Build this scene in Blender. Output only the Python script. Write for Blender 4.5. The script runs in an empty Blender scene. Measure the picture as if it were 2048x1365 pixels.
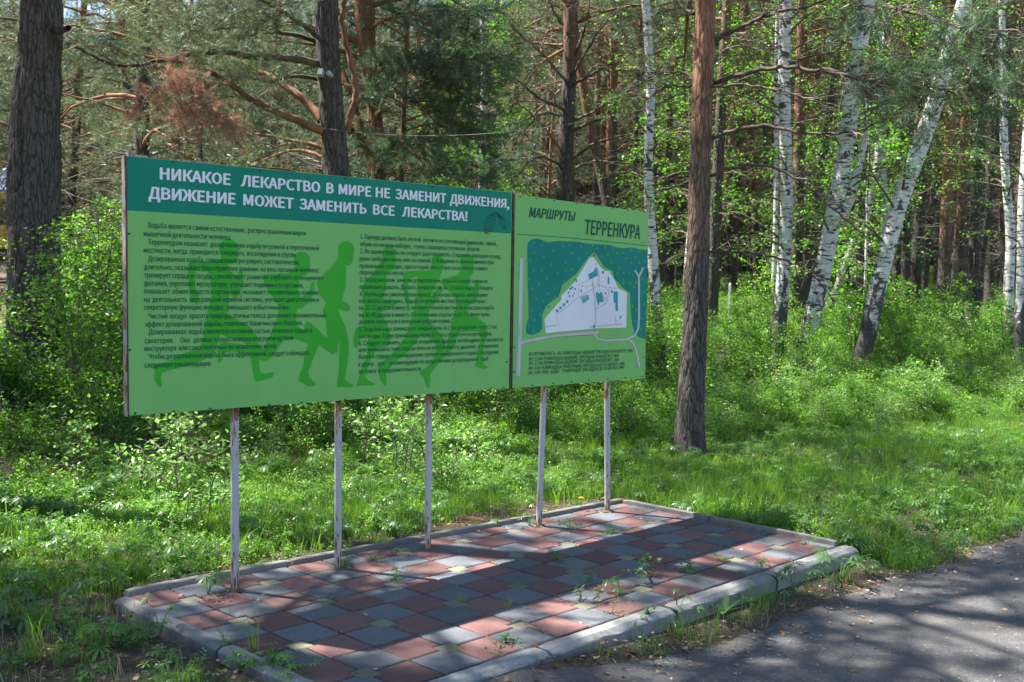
import bpy, math, random
import numpy as np
from mathutils import Vector, Matrix
from mathutils.geometry import tessellate_polygon

# ------------------------------------------------------------------ camera, sky, sun, exposure
scene = bpy.context.scene
CAM = np.array([-2.93273784, -5.19594114, 1.7204082])
RGT = np.array([0.69649165, -0.71720963, 0.022577])
UPV = np.array([0.02119498, 0.05201197, 0.99842152])
FWD = np.array([0.71725181, 0.69491373, -0.05142715])
FOC = 2156.24
cam_d = bpy.data.cameras.new('camera')
cam = bpy.data.objects.new('camera', cam_d)
scene.collection.objects.link(cam)
M = Matrix(((RGT[0], UPV[0], -FWD[0], CAM[0]), (RGT[1], UPV[1], -FWD[1], CAM[1]),
            (RGT[2], UPV[2], -FWD[2], CAM[2]), (0, 0, 0, 1)))
cam.matrix_world = M
cam_d.sensor_width = 36.0
cam_d.lens = 36.0 * FOC / 2048.0
cam_d.clip_start = 0.05
cam_d.clip_end = 1500
cam_d.dof.use_dof = True
cam_d.dof.focus_distance = 7.0
cam_d.dof.aperture_fstop = 5.6
scene.camera = cam

SUNV = Vector((-0.258, 0.525, 1.0)).normalized()
world = bpy.data.worlds.new('World')
scene.world = world
world.use_nodes = True
wn = world.node_tree
wn.nodes.clear()
sky = wn.nodes.new('ShaderNodeTexSky')
sky.sky_type = 'NISHITA'
sky.sun_disc = False
sky.sun_elevation = math.asin(SUNV.z)
sky.sun_rotation = math.atan2(SUNV.x, SUNV.y)
sky.dust_density = 0.6
bg = wn.nodes.new('ShaderNodeBackground')
bg.inputs[1].default_value = 0.075
wo = wn.nodes.new('ShaderNodeOutputWorld')
wn.links.new(sky.outputs[0], bg.inputs[0])
wn.links.new(bg.outputs[0], wo.inputs[0])
sun_d = bpy.data.lights.new('sun', 'SUN')
sun_d.energy = 5.0
sun_d.angle = math.radians(0.53)
sun_d.color = (1.0, 0.96, 0.88)
sun = bpy.data.objects.new('sun', sun_d)
sun.rotation_euler = SUNV.to_track_quat('Z', 'Y').to_euler()
scene.collection.objects.link(sun)
scene.view_settings.view_transform = 'Standard'
scene.view_settings.look = 'None'
scene.view_settings.exposure = 2.0
scene.view_settings.gamma = 1.0
scene.view_settings.use_curve_mapping = False
scene.render.engine = 'CYCLES'
cy = scene.cycles
cy.use_denoising = True
cy.max_bounces = 6
cy.diffuse_bounces = 4
cy.glossy_bounces = 2
cy.transmission_bounces = 4
cy.transparent_max_bounces = 4
cy.caustics_reflective = False
cy.caustics_refractive = False
cy.sample_clamp_indirect = 8.0

rng = np.random.default_rng(7)
random.seed(7)
COL = scene.collection


def at(px, py, d):
    """Point seen at photo pixel (px, py) at depth d metres."""
    return CAM + d * (FWD + RGT * (px - 1024) / FOC - UPV * (py - 682.5) / FOC)


# ------------------------------------------------------------------ mesh helpers
class MB:
    """collects vertices and faces (any polygon size) for one mesh object"""
    def __init__(self):
        self.v, self.f = [], []
        self.n = 0

    def add(self, verts, faces):
        verts = np.asarray(verts, float)
        self.v.append(verts)
        for f in faces:
            self.f.append([i + self.n for i in f])
        self.n += len(verts)

    def box(self, x0, x1, y0, y1, z0, z1):
        self.add([(x0, y0, z0), (x1, y0, z0), (x1, y1, z0), (x0, y1, z0),
                  (x0, y0, z1), (x1, y0, z1), (x1, y1, z1), (x0, y1, z1)],
                 [(0, 3, 2, 1), (4, 5, 6, 7), (0, 1, 5, 4), (1, 2, 6, 5), (2, 3, 7, 6), (3, 0, 4, 7)])

    def mesh(self, name, mat, smooth=False):
        me = bpy.data.meshes.new(name)
        me.from_pydata(np.concatenate(self.v).tolist() if self.v else [], [], self.f)
        if mat:
            me.materials.append(mat)
        if smooth:
            me.polygons.foreach_set('use_smooth', [True] * len(me.polygons))
        me.update()
        return me

    def obj(self, name, mat, parent=None, smooth=False):
        return link(name, self.mesh(name, mat, smooth), parent)


def np_mesh(name, V, F, mat, smooth=False):
    """fast mesh of equal sized faces: V (n,3), F (m,k)"""
    me = bpy.data.meshes.new(name)
    V = np.ascontiguousarray(V, dtype=np.float32)
    F = np.ascontiguousarray(F, dtype=np.int32)
    m, k = F.shape
    me.vertices.add(len(V))
    me.vertices.foreach_set('co', V.ravel())
    me.loops.add(m * k)
    me.loops.foreach_set('vertex_index', F.ravel())
    me.polygons.add(m)
    me.polygons.foreach_set('loop_start', np.arange(0, m * k, k, dtype=np.int32))
    if smooth:
        me.polygons.foreach_set('use_smooth', np.ones(m, dtype=bool))
    if mat:
        me.materials.append(mat)
    me.update(calc_edges=True)
    return me


def link(name, data, parent=None, loc=None):
    o = bpy.data.objects.new(name, data)
    COL.objects.link(o)
    if name in STUFF_PARTS: o['kind'] = 'stuff'
    if parent is not None:
        o.parent = parent
    if loc is not None:
        o.location = loc
    return o


STUFF_PARTS = ('twigs', 'crown', 'foliage', 'dead_foliage', 'dead_branches', 'branches', 'limbs', 'stems', 'blades', 'leaves', 'stalks', 'map_tree_dots', 'route_dash', 'tar_joint', 'roof_ribs', 'pine_cone_print', 'scalloped_fascia')


def tag(o, label=None, cat=None, group=None, kind=None):
    if label: o['label'] = label
    if cat: o['category'] = cat
    if group: o['group'] = group
    if kind: o['kind'] = kind
    return o


def thing(name, label, cat, loc=(0, 0, 0), rz=0.0, group=None):
    o = link(name, None, None, loc)
    o.rotation_euler = (0, 0, rz)
    return tag(o, label, cat, group)


def rel(pts, loc):
    return np.asarray(pts, float) - np.asarray(loc, float)


def tube(path, radii, ns=8, close=True):
    """quads of a tube along path; returns V,F arrays"""
    path = np.asarray(path, float)
    n = len(path)
    radii = np.broadcast_to(np.asarray(radii, float), (n,))
    T = np.gradient(path, axis=0)
    T /= np.linalg.norm(T, axis=1, keepdims=True) + 1e-9
    ref = np.array([0.13, 0.99, 0.05]) if abs(T[0][1]) < 0.9 else np.array([1.0, 0, 0])
    A = np.cross(T, ref); A /= np.linalg.norm(A, axis=1, keepdims=True) + 1e-9
    B = np.cross(T, A)
    th = np.arange(ns) / ns * 2 * np.pi
    V = path[:, None, :] + radii[:, None, None] * (A[:, None, :] * np.cos(th)[None, :, None] + B[:, None, :] * np.sin(th)[None, :, None])
    V = V.reshape(-1, 3)
    i = np.arange(n - 1)[:, None] * ns; j = np.arange(ns)[None, :]; j2 = (j + 1) % ns
    F = np.stack([i + j, i + j2, i + ns + j2, i + ns + j], -1).reshape(-1, 4)
    return V, F


class Soup:
    """accumulates numpy V,F blocks with the same face size"""
    def __init__(self): self.V, self.F, self.n = [], [], 0
    def add(self, V, F):
        self.V.append(V); self.F.append(F + self.n); self.n += len(V)
    def mesh(self, name, mat, smooth=False):
        return np_mesh(name, np.concatenate(self.V), np.concatenate(self.F), mat, smooth)


def spread(PV, PF, L, R, S):
    """copies of proto (PV,PF) at locations L (n,3), rotations R (n,3,3), scales S (n,)"""
    V = np.einsum('nij,kj->nki', R, PV) * S[:, None, None] + L[:, None, :]
    F = PF[None] + (np.arange(len(L)) * len(PV))[:, None, None]
    return V.reshape(-1, 3), F.reshape(-1, PF.shape[1])


def frames(D, roll=None):
    """rotation matrices whose local X axis points along D"""
    D = D / (np.linalg.norm(D, axis=1, keepdims=True) + 1e-9)
    up = np.tile([0.02, 0.03, 1.0], (len(D), 1))
    Y = np.cross(up, D); Y /= np.linalg.norm(Y, axis=1, keepdims=True) + 1e-9
    Z = np.cross(D, Y)
    if roll is not None:
        c, s = np.cos(roll)[:, None], np.sin(roll)[:, None]
        Y, Z = c * Y + s * Z, -s * Y + c * Z
    return np.stack([D, Y, Z], -1)


_VN = {}


def vnoise(u, v, seed, pu=None):
    """smooth value noise, periodic in u with integer period pu"""
    nu = pu if pu else 512
    if (seed, nu) not in _VN: _VN[(seed, nu)] = np.random.default_rng(seed).random((nu, 1024))
    G = _VN[(seed, nu)]
    iu, iv = np.floor(u).astype(int), np.floor(v).astype(int)
    fu, fv = u - iu, v - iv
    fu = fu * fu * (3 - 2 * fu); fv = fv * fv * (3 - 2 * fv)
    a = G[iu % nu, iv % 1024]; b = G[(iu + 1) % nu, iv % 1024]
    c = G[iu % nu, (iv + 1) % 1024]; d = G[(iu + 1) % nu, (iv + 1) % 1024]
    return (a * (1 - fu) + b * fu) * (1 - fv) + (c * (1 - fu) + d * fu) * fv


def sstep(a, b, x):
    t = np.clip((x - a) / (b - a), 0, 1)
    return t * t * (3 - 2 * t)


# ------------------------------------------------------------------ materials
def mat_new(name):
    m = bpy.data.materials.new(name)
    m.use_nodes = True
    nt = m.node_tree
    b = nt.nodes['Principled BSDF']
    return m, nt, b


def N(nt, typ, **kw):
    n = nt.nodes.new(typ)
    for k, v in kw.items():
        if k.startswith('i_'):
            n.inputs[int(k[2:])].default_value = v
        else:
            setattr(n, k, v)
    return n


def L(nt, a, b):
    nt.links.new(a, b)


def noise(nt, vec, scale, detail=4, rough=0.6, dist=0.0):
    n = nt.nodes.new('ShaderNodeTexNoise')
    n.inputs['Scale'].default_value = scale
    n.inputs['Detail'].default_value = detail
    n.inputs['Roughness'].default_value = rough
    n.inputs['Distortion'].default_value = dist
    if vec is not None: L(nt, vec, n.inputs['Vector'])
    return n.outputs['Fac']


def ramp(nt, fac, stops, interp='LINEAR'):
    r = nt.nodes.new('ShaderNodeValToRGB')
    r.color_ramp.interpolation = interp
    el = r.color_ramp.elements
    while len(el) > 1: el.remove(el[0])
    el[0].position = stops[0][0]; el[0].color = (*stops[0][1], 1)
    for p, c in stops[1:]:
        e = el.new(p); e.color = (*c, 1)
    L(nt, fac, r.inputs[0])
    return r.outputs[0]


def mixc(nt, fac, a, b):
    n = nt.nodes.new('ShaderNodeMix'); n.data_type = 'RGBA'
    if isinstance(fac, (int, float)): n.inputs[0].default_value = fac
    else: L(nt, fac, n.inputs[0])
    for s, x in ((6, a), (7, b)):
        if isinstance(x, tuple): n.inputs[s].default_value = (*x, 1)
        else: L(nt, x, n.inputs[s])
    return n.outputs[2]


def math_n(nt, op, a, b=0.0, clamp=False):
    n = nt.nodes.new('ShaderNodeMath'); n.operation = op; n.use_clamp = clamp
    for s, x in ((0, a), (1, b)):
        if isinstance(x, (int, float)): n.inputs[s].default_value = x
        else: L(nt, x, n.inputs[s])
    return n.outputs[0]


def mapr(nt, x, a, b, c=0.0, d=1.0):
    n = nt.nodes.new('ShaderNodeMapRange')
    n.inputs[1].default_value = a; n.inputs[2].default_value = b
    n.inputs[3].default_value = c; n.inputs[4].default_value = d
    L(nt, x, n.inputs[0])
    return n.outputs[0]


def bump(nt, bsdf, h, strength=0.4, dist=0.01):
    b = nt.nodes.new('ShaderNodeBump')
    b.inputs['Strength'].default_value = strength
    b.inputs['Distance'].default_value = dist
    L(nt, h, b.inputs['Height'])
    L(nt, b.outputs[0], bsdf.inputs['Normal'])


def coords(nt, scale=(1, 1, 1), kind='Object'):
    t = nt.nodes.new('ShaderNodeTexCoord')
    m = nt.nodes.new('ShaderNodeMapping')
    m.inputs['Scale'].default_value = scale
    L(nt, t.outputs[kind], m.inputs[0])
    return m.outputs[0]


def orand(nt):
    return nt.nodes.new('ShaderNodeObjectInfo').outputs['Random']


def simple(name, col, rough=0.6, metal=0.0, var=0.15, scale=20.0, bumps=0.0):
    m, nt, b = mat_new(name)
    c = coords(nt)
    f = noise(nt, c, scale)
    dk = tuple(x * (1 - var) for x in col); lt = tuple(min(1, x * (1 + var)) for x in col)
    L(nt, ramp(nt, f, [(0.3, dk), (0.7, lt)]), b.inputs['Base Color'])
    b.inputs['Roughness'].default_value = rough
    b.inputs['Metallic'].default_value = metal
    if bumps: bump(nt, b, f, bumps, 0.004)
    return m


def leaf_mat(name, c0, c1, trans=0.45, rough=0.38, spec=0.5):
    """leaf: diffuse/gloss front plus light passing through; colour varies per leaf and per plant"""
    m, nt, b = mat_new(name)
    g = nt.nodes.new('ShaderNodeNewGeometry')
    r = g.outputs['Random Per Island']
    n1 = noise(nt, coords(nt, kind='Object'), 1.7, 2)
    f = math_n(nt, 'ADD', math_n(nt, 'MULTIPLY', r, 0.55), math_n(nt, 'MULTIPLY', n1, 0.25))
    f = math_n(nt, 'ADD', f, math_n(nt, 'MULTIPLY', orand(nt), 0.25))
    col = ramp(nt, f, [(0.15, c0), (0.85, c1)])
    L(nt, col, b.inputs['Base Color'])
    b.inputs['Roughness'].default_value = rough
    b.inputs['Specular IOR Level'].default_value = spec
    t = nt.nodes.new('ShaderNodeBsdfTranslucent')
    hs = nt.nodes.new('ShaderNodeHueSaturation')
    hs.inputs['Saturation'].default_value = 1.12
    hs.inputs['Value'].default_value = 2.0
    hs.inputs['Hue'].default_value = 0.5
    L(nt, col, hs.inputs['Color'])
    L(nt, hs.outputs[0], t.inputs[0])
    mx = nt.nodes.new('ShaderNodeMixShader')
    mx.inputs[0].default_value = trans
    L(nt, b.outputs[0], mx.inputs[1]); L(nt, t.outputs[0], mx.inputs[2])
    L(nt, mx.outputs[0], nt.nodes['Material Output'].inputs['Surface'])
    return m


def mat_pine_bark(name='pine_bark', z0=3.0):
    m, nt, b = mat_new(name)
    t = nt.nodes.new('ShaderNodeTexCoord')
    sep = nt.nodes.new('ShaderNodeSeparateXYZ'); L(nt, t.outputs['Object'], sep.inputs[0])
    c = coords(nt, (1, 1, 0.16))
    v = nt.nodes.new('ShaderNodeTexVoronoi'); v.feature = 'DISTANCE_TO_EDGE'
    v.inputs['Scale'].default_value = 22
    dn = nt.nodes.new('ShaderNodeTexNoise'); dn.inputs['Scale'].default_value = 9; L(nt, c, dn.inputs['Vector'])
    mv = nt.nodes.new('ShaderNodeMix'); mv.data_type = 'VECTOR'; mv.inputs[0].default_value = 0.12
    L(nt, c, mv.inputs[4]); L(nt, dn.outputs['Color'], mv.inputs[5])
    L(nt, mv.outputs[1], v.inputs['Vector'])
    crack = mapr(nt, v.outputs['Distance'], 0.0, 0.12)
    fine = noise(nt, coords(nt, (1, 1, 0.35)), 60, 5, 0.7)
    big = noise(nt, coords(nt, (1, 1, 0.5)), 3.2, 4, 0.6, 0.4)
    grey = ramp(nt, fine, [(0.3, (0.045, 0.038, 0.036)), (0.62, (0.14, 0.118, 0.11)), (0.85, (0.25, 0.225, 0.215))])
    orange = ramp(nt, fine, [(0.25, (0.15, 0.08, 0.052)), (0.6, (0.31, 0.165, 0.1)), (0.9, (0.4, 0.28, 0.2))])
    lich = ramp(nt, noise(nt, coords(nt, (1, 1, 0.6)), 5.0, 5, 0.7), [(0.58, (0, 0, 0)), (0.68, (1, 1, 1))])
    grey2 = mixc(nt, math_n(nt, 'MULTIPLY', lich, 0.4), grey, (0.13, 0.16, 0.12))
    # orange papery bark from about three metres up, in ragged patches below that
    z = math_n(nt, 'ADD', sep.outputs['Z'], math_n(nt, 'MULTIPLY', math_n(nt, 'SUBTRACT', big, 0.5), 5.5))
    z = math_n(nt, 'ADD', z, math_n(nt, 'MULTIPLY', orand(nt), 1.6))
    fz = mapr(nt, z, z0, z0 + 2.2)
    col = mixc(nt, fz, grey2, orange)
    col = mixc(nt, math_n(nt, 'MULTIPLY', math_n(nt, 'SUBTRACT', 1.0, crack), mapr(nt, fz, 0, 1, 0.7, 0.3)), col, (0.022, 0.017, 0.015))
    L(nt, col, b.inputs['Base Color'])
    b.inputs['Roughness'].default_value = 0.9
    b.inputs['Specular IOR Level'].default_value = 0.15
    h = math_n(nt, 'ADD', math_n(nt, 'MULTIPLY', crack, 0.8), math_n(nt, 'MULTIPLY', fine, 0.35))
    bump(nt, b, h, 0.8, 0.018)
    return m


def mat_birch_bark():
    m, nt, b = mat_new('birch_bark')
    t = nt.nodes.new('ShaderNodeTexCoord')
    sep = nt.nodes.new('ShaderNodeSeparateXYZ'); L(nt, t.outputs['Object'], sep.inputs[0])
    white = ramp(nt, noise(nt, coords(nt, (1, 1, 2.0)), 6, 4), [(0.3, (0.42, 0.41, 0.39)), (0.6, (0.62, 0.62, 0.6)), (0.8, (0.52, 0.46, 0.4))])
    # lenticels: thin dark dashes running round the stem
    l1 = noise(nt, coords(nt, (5.0, 5.0, 42)), 1.0, 2, 0.5)
    l2 = noise(nt, coords(nt, (3.4, 3.4, 9)), 1.0, 3, 0.6, 0.5)
    dash = mapr(nt, l1, 0.585, 0.625)
    patch = mapr(nt, l2, 0.565, 0.60)
    dark = math_n(nt, 'MAXIMUM', dash, patch)
    low = noise(nt, coords(nt, (8, 8, 3.0)), 1.0, 5, 0.7, 0.6)
    zr = math_n(nt, 'SUBTRACT', sep.outputs['Z'], math_n(nt, 'MULTIPLY', orand(nt), 1.0))
    zz = mapr(nt, zr, 2.0, -0.1, -0.08, 0.36)
    base = mapr(nt, math_n(nt, 'ADD', low, zz), 0.62, 0.68)
    dark = math_n(nt, 'MAXIMUM', dark, base, True)
    blk = ramp(nt, noise(nt, coords(nt), 40, 4), [(0.3, (0.018, 0.016, 0.015)), (0.75, (0.1, 0.088, 0.08))])
    L(nt, mixc(nt, dark, white, blk), b.inputs['Base Color'])
    b.inputs['Roughness'].default_value = 0.7
    bump(nt, b, math_n(nt, 'SUBTRACT', noise(nt, coords(nt, (1, 1, 2)), 30, 4), dark), 0.5, 0.008)
    return m


PINE = mat_pine_bark()
PINE_DARK = mat_pine_bark('old_pine_bark', 8.5)
PINE_MID = mat_pine_bark('grey_pine_bark', 6.2)
LIMB_DARK = simple('dark_limb_bark', (0.085, 0.06, 0.045), 0.9, var=0.6, scale=7, bumps=0.5)
BIRCH = mat_birch_bark()
TWIG = simple('twig_bark', (0.13, 0.095, 0.07), 0.9, var=0.5, scale=9)
DEADWOOD = simple('dead_wood', (0.15, 0.12, 0.1), 0.9, var=0.45, scale=7)
LIMB = simple('pine_limb_bark', (0.22, 0.1, 0.05), 0.9, var=0.5, scale=6, bumps=0.5)
NEEDLE = leaf_mat('pine_needles', (0.03, 0.058, 0.026), (0.15, 0.18, 0.085), 0.3, 0.5)
NEEDLE_DK = leaf_mat('blue_green_needles_and_far_shade', (0.028, 0.06, 0.032), (0.095, 0.14, 0.07), 0.3, 0.5)  # blue-green needles; on the far wood the dark tone stands in for shade
DEADNEEDLE = leaf_mat('dead_needles', (0.17, 0.085, 0.055), (0.3, 0.18, 0.125), 0.25, 0.7)
BIRCHLEAF = leaf_mat('birch_leaves', (0.055, 0.17, 0.022), (0.15, 0.32, 0.045), 0.5, 0.4)
SHRUBLEAF = leaf_mat('shrub_leaves', (0.045, 0.135, 0.022), (0.185, 0.35, 0.05), 0.52, 0.4)
SHRUBLEAF2 = leaf_mat('shrub_leaves_pale', (0.09, 0.2, 0.05), (0.24, 0.38, 0.12), 0.45, 0.32)
FORB = leaf_mat('forb_leaves', (0.05, 0.13, 0.035), (0.15, 0.28, 0.08), 0.42, 0.38)
GRASS = leaf_mat('grass_blades', (0.06, 0.145, 0.022), (0.19, 0.31, 0.05), 0.48, 0.38)
DRYGRASS = leaf_mat('dry_grass', (0.24, 0.19, 0.1), (0.4, 0.33, 0.2), 0.25, 0.7)


def mat_ground():
    m, nt, b = mat_new('forest_floor')
    c = coords(nt)
    f1 = noise(nt, c, 45, 8, 0.75)
    f2 = noise(nt, c, 0.9, 5, 0.6)
    f3 = noise(nt, c, 7, 6, 0.7)
    lit = ramp(nt, f1, [(0.3, (0.045, 0.033, 0.023)), (0.5, (0.115, 0.085, 0.058)), (0.62, (0.2, 0.15, 0.105)), (0.78, (0.28, 0.225, 0.165))])
    soil = ramp(nt, f1, [(0.3, (0.055, 0.048, 0.043)), (0.6, (0.13, 0.115, 0.1)), (0.8, (0.2, 0.18, 0.16))])
    moss = ramp(nt, f1, [(0.3, (0.03, 0.05, 0.014)), (0.7, (0.09, 0.12, 0.03))])
    col = mixc(nt, mapr(nt, f2, 0.46, 0.6), lit, soil)
    col = mixc(nt, math_n(nt, 'MULTIPLY', mapr(nt, f3, 0.5, 0.62), 0.55), col, moss)
    L(nt, col, b.inputs['Base Color'])
    b.inputs['Roughness'].default_value = 0.95
    b.inputs['Specular IOR Level'].default_value = 0.1
    bump(nt, b, f1, 0.9, 0.03)
    return m


def mat_asphalt():
    m, nt, b = mat_new('worn_asphalt')
    c = coords(nt)
    v = nt.nodes.new('ShaderNodeTexVoronoi'); v.inputs['Scale'].default_value = 110; L(nt, c, v.inputs['Vector'])
    sp = ramp(nt, v.outputs['Color'], [(0.0, (0.04, 0.04, 0.042)), (0.6, (0.072, 0.071, 0.073)), (0.86, (0.1, 0.099, 0.1)), (0.95, (0.34, 0.33, 0.32))])
    f = noise(nt, c, 1.3, 6, 0.65)
    d = noise(nt, c, 60, 6, 0.7)
    col = mixc(nt, mapr(nt, f, 0.35, 0.7), sp, (0.082, 0.077, 0.075))
    dirt = math_n(nt, 'MULTIPLY', mapr(nt, noise(nt, c, 5, 7, 0.75), 0.55, 0.72), 0.55)
    col = mixc(nt, dirt, col, (0.19, 0.14, 0.105))
    cr = nt.nodes.new('ShaderNodeTexVoronoi'); cr.feature = 'DISTANCE_TO_EDGE'; cr.inputs['Scale'].default_value = 0.8
    dn = nt.nodes.new('ShaderNodeTexNoise'); dn.inputs['Scale'].default_value = 2.5; dn.inputs['Detail'].default_value = 6; L(nt, c, dn.inputs['Vector'])
    mv = nt.nodes.new('ShaderNodeMix'); mv.data_type = 'VECTOR'; mv.inputs[0].default_value = 0.3
    L(nt, c, mv.inputs[4]); L(nt, dn.outputs['Color'], mv.inputs[5]); L(nt, mv.outputs[1], cr.inputs['Vector'])
    ck = mapr(nt, cr.outputs['Distance'], 0.0, 0.006, 0.6, 0.0)
    col = mixc(nt, ck, col, (0.03, 0.028, 0.027))
    L(nt, col, b.inputs['Base Color'])
    b.inputs['Roughness'].default_value = 0.88
    h = math_n(nt, 'ADD', v.outputs['Distance'], math_n(nt, 'MULTIPLY', d, 0.8))
    bump(nt, b, h, 0.55, 0.006)
    return m


def mat_concrete(name, col, stain=(0.09, 0.085, 0.075), amt=0.5):
    m, nt, b = mat_new(name)
    c = coords(nt)
    off = nt.nodes.new('ShaderNodeVectorMath'); off.operation = 'ADD'
    cr = nt.nodes.new('ShaderNodeCombineXYZ')
    r = math_n(nt, 'MULTIPLY', orand(nt), 37.0)
    L(nt, r, cr.inputs[0]); L(nt, r, cr.inputs[1])
    L(nt, c, off.inputs[0]); L(nt, cr.outputs[0], off.inputs[1])
    c = off.outputs[0]
    f = noise(nt, c, 90, 5, 0.7)
    g = noise(nt, c, 9, 6, 0.65)
    rr = math_n(nt, 'ADD', math_n(nt, 'MULTIPLY', orand(nt), 0.5), math_n(nt, 'MULTIPLY', g, 0.5))
    base = ramp(nt, rr, [(0.2, tuple(x * 0.66 for x in col)), (0.8, tuple(min(1, x * 1.25) for x in col))])
    grain = ramp(nt, f, [(0.35, (0.72, 0.72, 0.72)), (0.65, (1.08, 1.08, 1.08))])
    mu = nt.nodes.new('ShaderNodeMix'); mu.data_type = 'RGBA'; mu.blend_type = 'MULTIPLY'; mu.inputs[0].default_value = 0.8
    L(nt, base, mu.inputs[6]); L(nt, grain, mu.inputs[7])
    st = math_n(nt, 'MULTIPLY', mapr(nt, noise(nt, c, 14, 7, 0.7), 0.52, 0.7), amt)
    L(nt, mixc(nt, st, mu.outputs[2], stain), b.inputs['Base Color'])
    b.inputs['Roughness'].default_value = 0.85
    bump(nt, b, f, 0.35, 0.003)
    return m


def mat_print(name, col, rough=0.6, var=0.06, streak=False):
    m, nt, b = mat_new(name)
    g = noise(nt, coords(nt, (1, 1, 1)), 1.6, 4)
    if streak:
        g = math_n(nt, 'ADD', math_n(nt, 'MULTIPLY', g, .55), math_n(nt, 'MULTIPLY', noise(nt, coords(nt, (5, 1, .5)), 1.5, 6, .75), .45))
        bump(nt, b, noise(nt, coords(nt, (1, 1, .5)), 2.2, 2), .25, .02)
    dk = tuple(x * (1 - var) for x in col); lt = tuple(min(1, x * (1 + var) + 0.004) for x in col)
    L(nt, ramp(nt, g, [(0.35, dk), (0.65, lt)]), b.inputs['Base Color'])
    b.inputs['Roughness'].default_value = rough
    b.inputs['Specular IOR Level'].default_value = 0.2
    return m


def mat_paint_rust(name, paint, zlo, zhi, always=0.0):
    """painted steel whose paint has gone to rust in flakes, mostly near both ends"""
    m, nt, b = mat_new(name)
    t = nt.nodes.new('ShaderNodeTexCoord')
    sep = nt.nodes.new('ShaderNodeSeparateXYZ'); L(nt, t.outputs['Object'], sep.inputs[0])
    f = noise(nt, coords(nt, (1, 1, 0.22)), 42, 6, 0.7, 0.3)
    lo = mapr(nt, sep.outputs['Z'], 0.0, zlo, 0.2, 0.0)
    hi = mapr(nt, sep.outputs['Z'], zhi - 0.35, zhi, 0.0, 0.24)
    a = math_n(nt, 'ADD', math_n(nt, 'ADD', f, always), math_n(nt, 'MAXIMUM', lo, hi))
    rm = mapr(nt, a, 0.64, 0.70)
    soft = mapr(nt, a, 0.54, 0.68, 0.0, 0.55)
    rust = ramp(nt, noise(nt, coords(nt), 70, 5), [(0.3, (0.09, 0.032, 0.014)), (0.6, (0.24, 0.095, 0.04)), (0.8, (0.34, 0.18, 0.1))])
    pc = ramp(nt, noise(nt, coords(nt, (1, 1, 0.4)), 14, 5), [(0.3, tuple(x * 0.86 for x in paint)), (0.7, paint)])
    col = mixc(nt, soft, pc, (0.42, 0.27, 0.19))
    col = mixc(nt, rm, col, rust)
    L(nt, col, b.inputs['Base Color'])
    L(nt, mapr(nt, rm, 0, 1, 0.42, 0.9), b.inputs['Roughness'])
    bump(nt, b, math_n(nt, 'MULTIPLY', rm, noise(nt, coords(nt), 120, 3)), 0.5, 0.002)
    return m


GROUND = mat_ground()
ASPHALT = mat_asphalt()
KERB = mat_concrete('kerb_concrete', (0.235, 0.235, 0.23), amt=0.7)
KERB_OLD = mat_concrete('weathered_edging_concrete', (0.2, 0.19, 0.175), amt=0.7)
TILE_RED = mat_concrete('red_paving_tile', (0.155, 0.074, 0.07), (0.1, 0.062, 0.05), 0.55)
TILE_GREY = mat_concrete('grey_paving_tile', (0.115, 0.121, 0.136), (0.075, 0.072, 0.06), 0.6)
TILE_YEL = mat_concrete('yellow_paving_tile', (0.18, 0.165, 0.11), (0.11, 0.12, 0.07), 0.5)
JOINT = simple('sand_joint_soil', (0.085, 0.07, 0.045), 0.95, var=0.5, scale=60, bumps=0.6)
P_GREEN = mat_print('board_light_green', (0.19, 0.49, 0.135), var=.05, streak=True)
P_TEAL = mat_print('board_teal', (0.0, 0.21, 0.135), var=.1, streak=True)
P_RUN = mat_print('board_runner_green', (0.04, 0.39, 0.024))
P_WHITE = mat_print('board_white', (0.74, 0.76, 0.8))
P_INK = mat_print('board_dark_ink', (0.004, 0.075, 0.055))
P_DEEP = mat_print('board_deep_ink', (0.002, 0.016, 0.016))
P_FOREST = mat_print('map_forest_teal', (0.0, 0.215, 0.17))
P_BUILD = mat_print('map_building_teal', (0.03, 0.33, 0.36))
P_PATH = mat_print('map_path_pink', (0.56, 0.5, 0.53))
P_ROAD = mat_print('map_road_grey', (0.5, 0.53, 0.6))
P_DOT = mat_print('map_dot_green', (0.06, 0.36, 0.06))
P_RED = mat_print('map_red', (0.4, 0.07, 0.06))
P_BLUE = mat_print('map_blue', (0.08, 0.25, 0.7))
POST_M = mat_paint_rust('post_paint', (0.45, 0.465, 0.5), 0.4, 1.05, 0.005)
FRAME_M = mat_paint_rust('frame_paint', (0.33, 0.3, 0.3), 1.0, 2.6, 0.13)
RUST_M = simple('rusted_steel', (0.11, 0.05, 0.028), 0.9, var=0.6, scale=40)
BLACK = simple('black_steel', (0.02, 0.02, 0.022), 0.5)
WHITEPL = simple('white_plastic', (0.42, 0.44, 0.46), 0.4, var=0.04)


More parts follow.
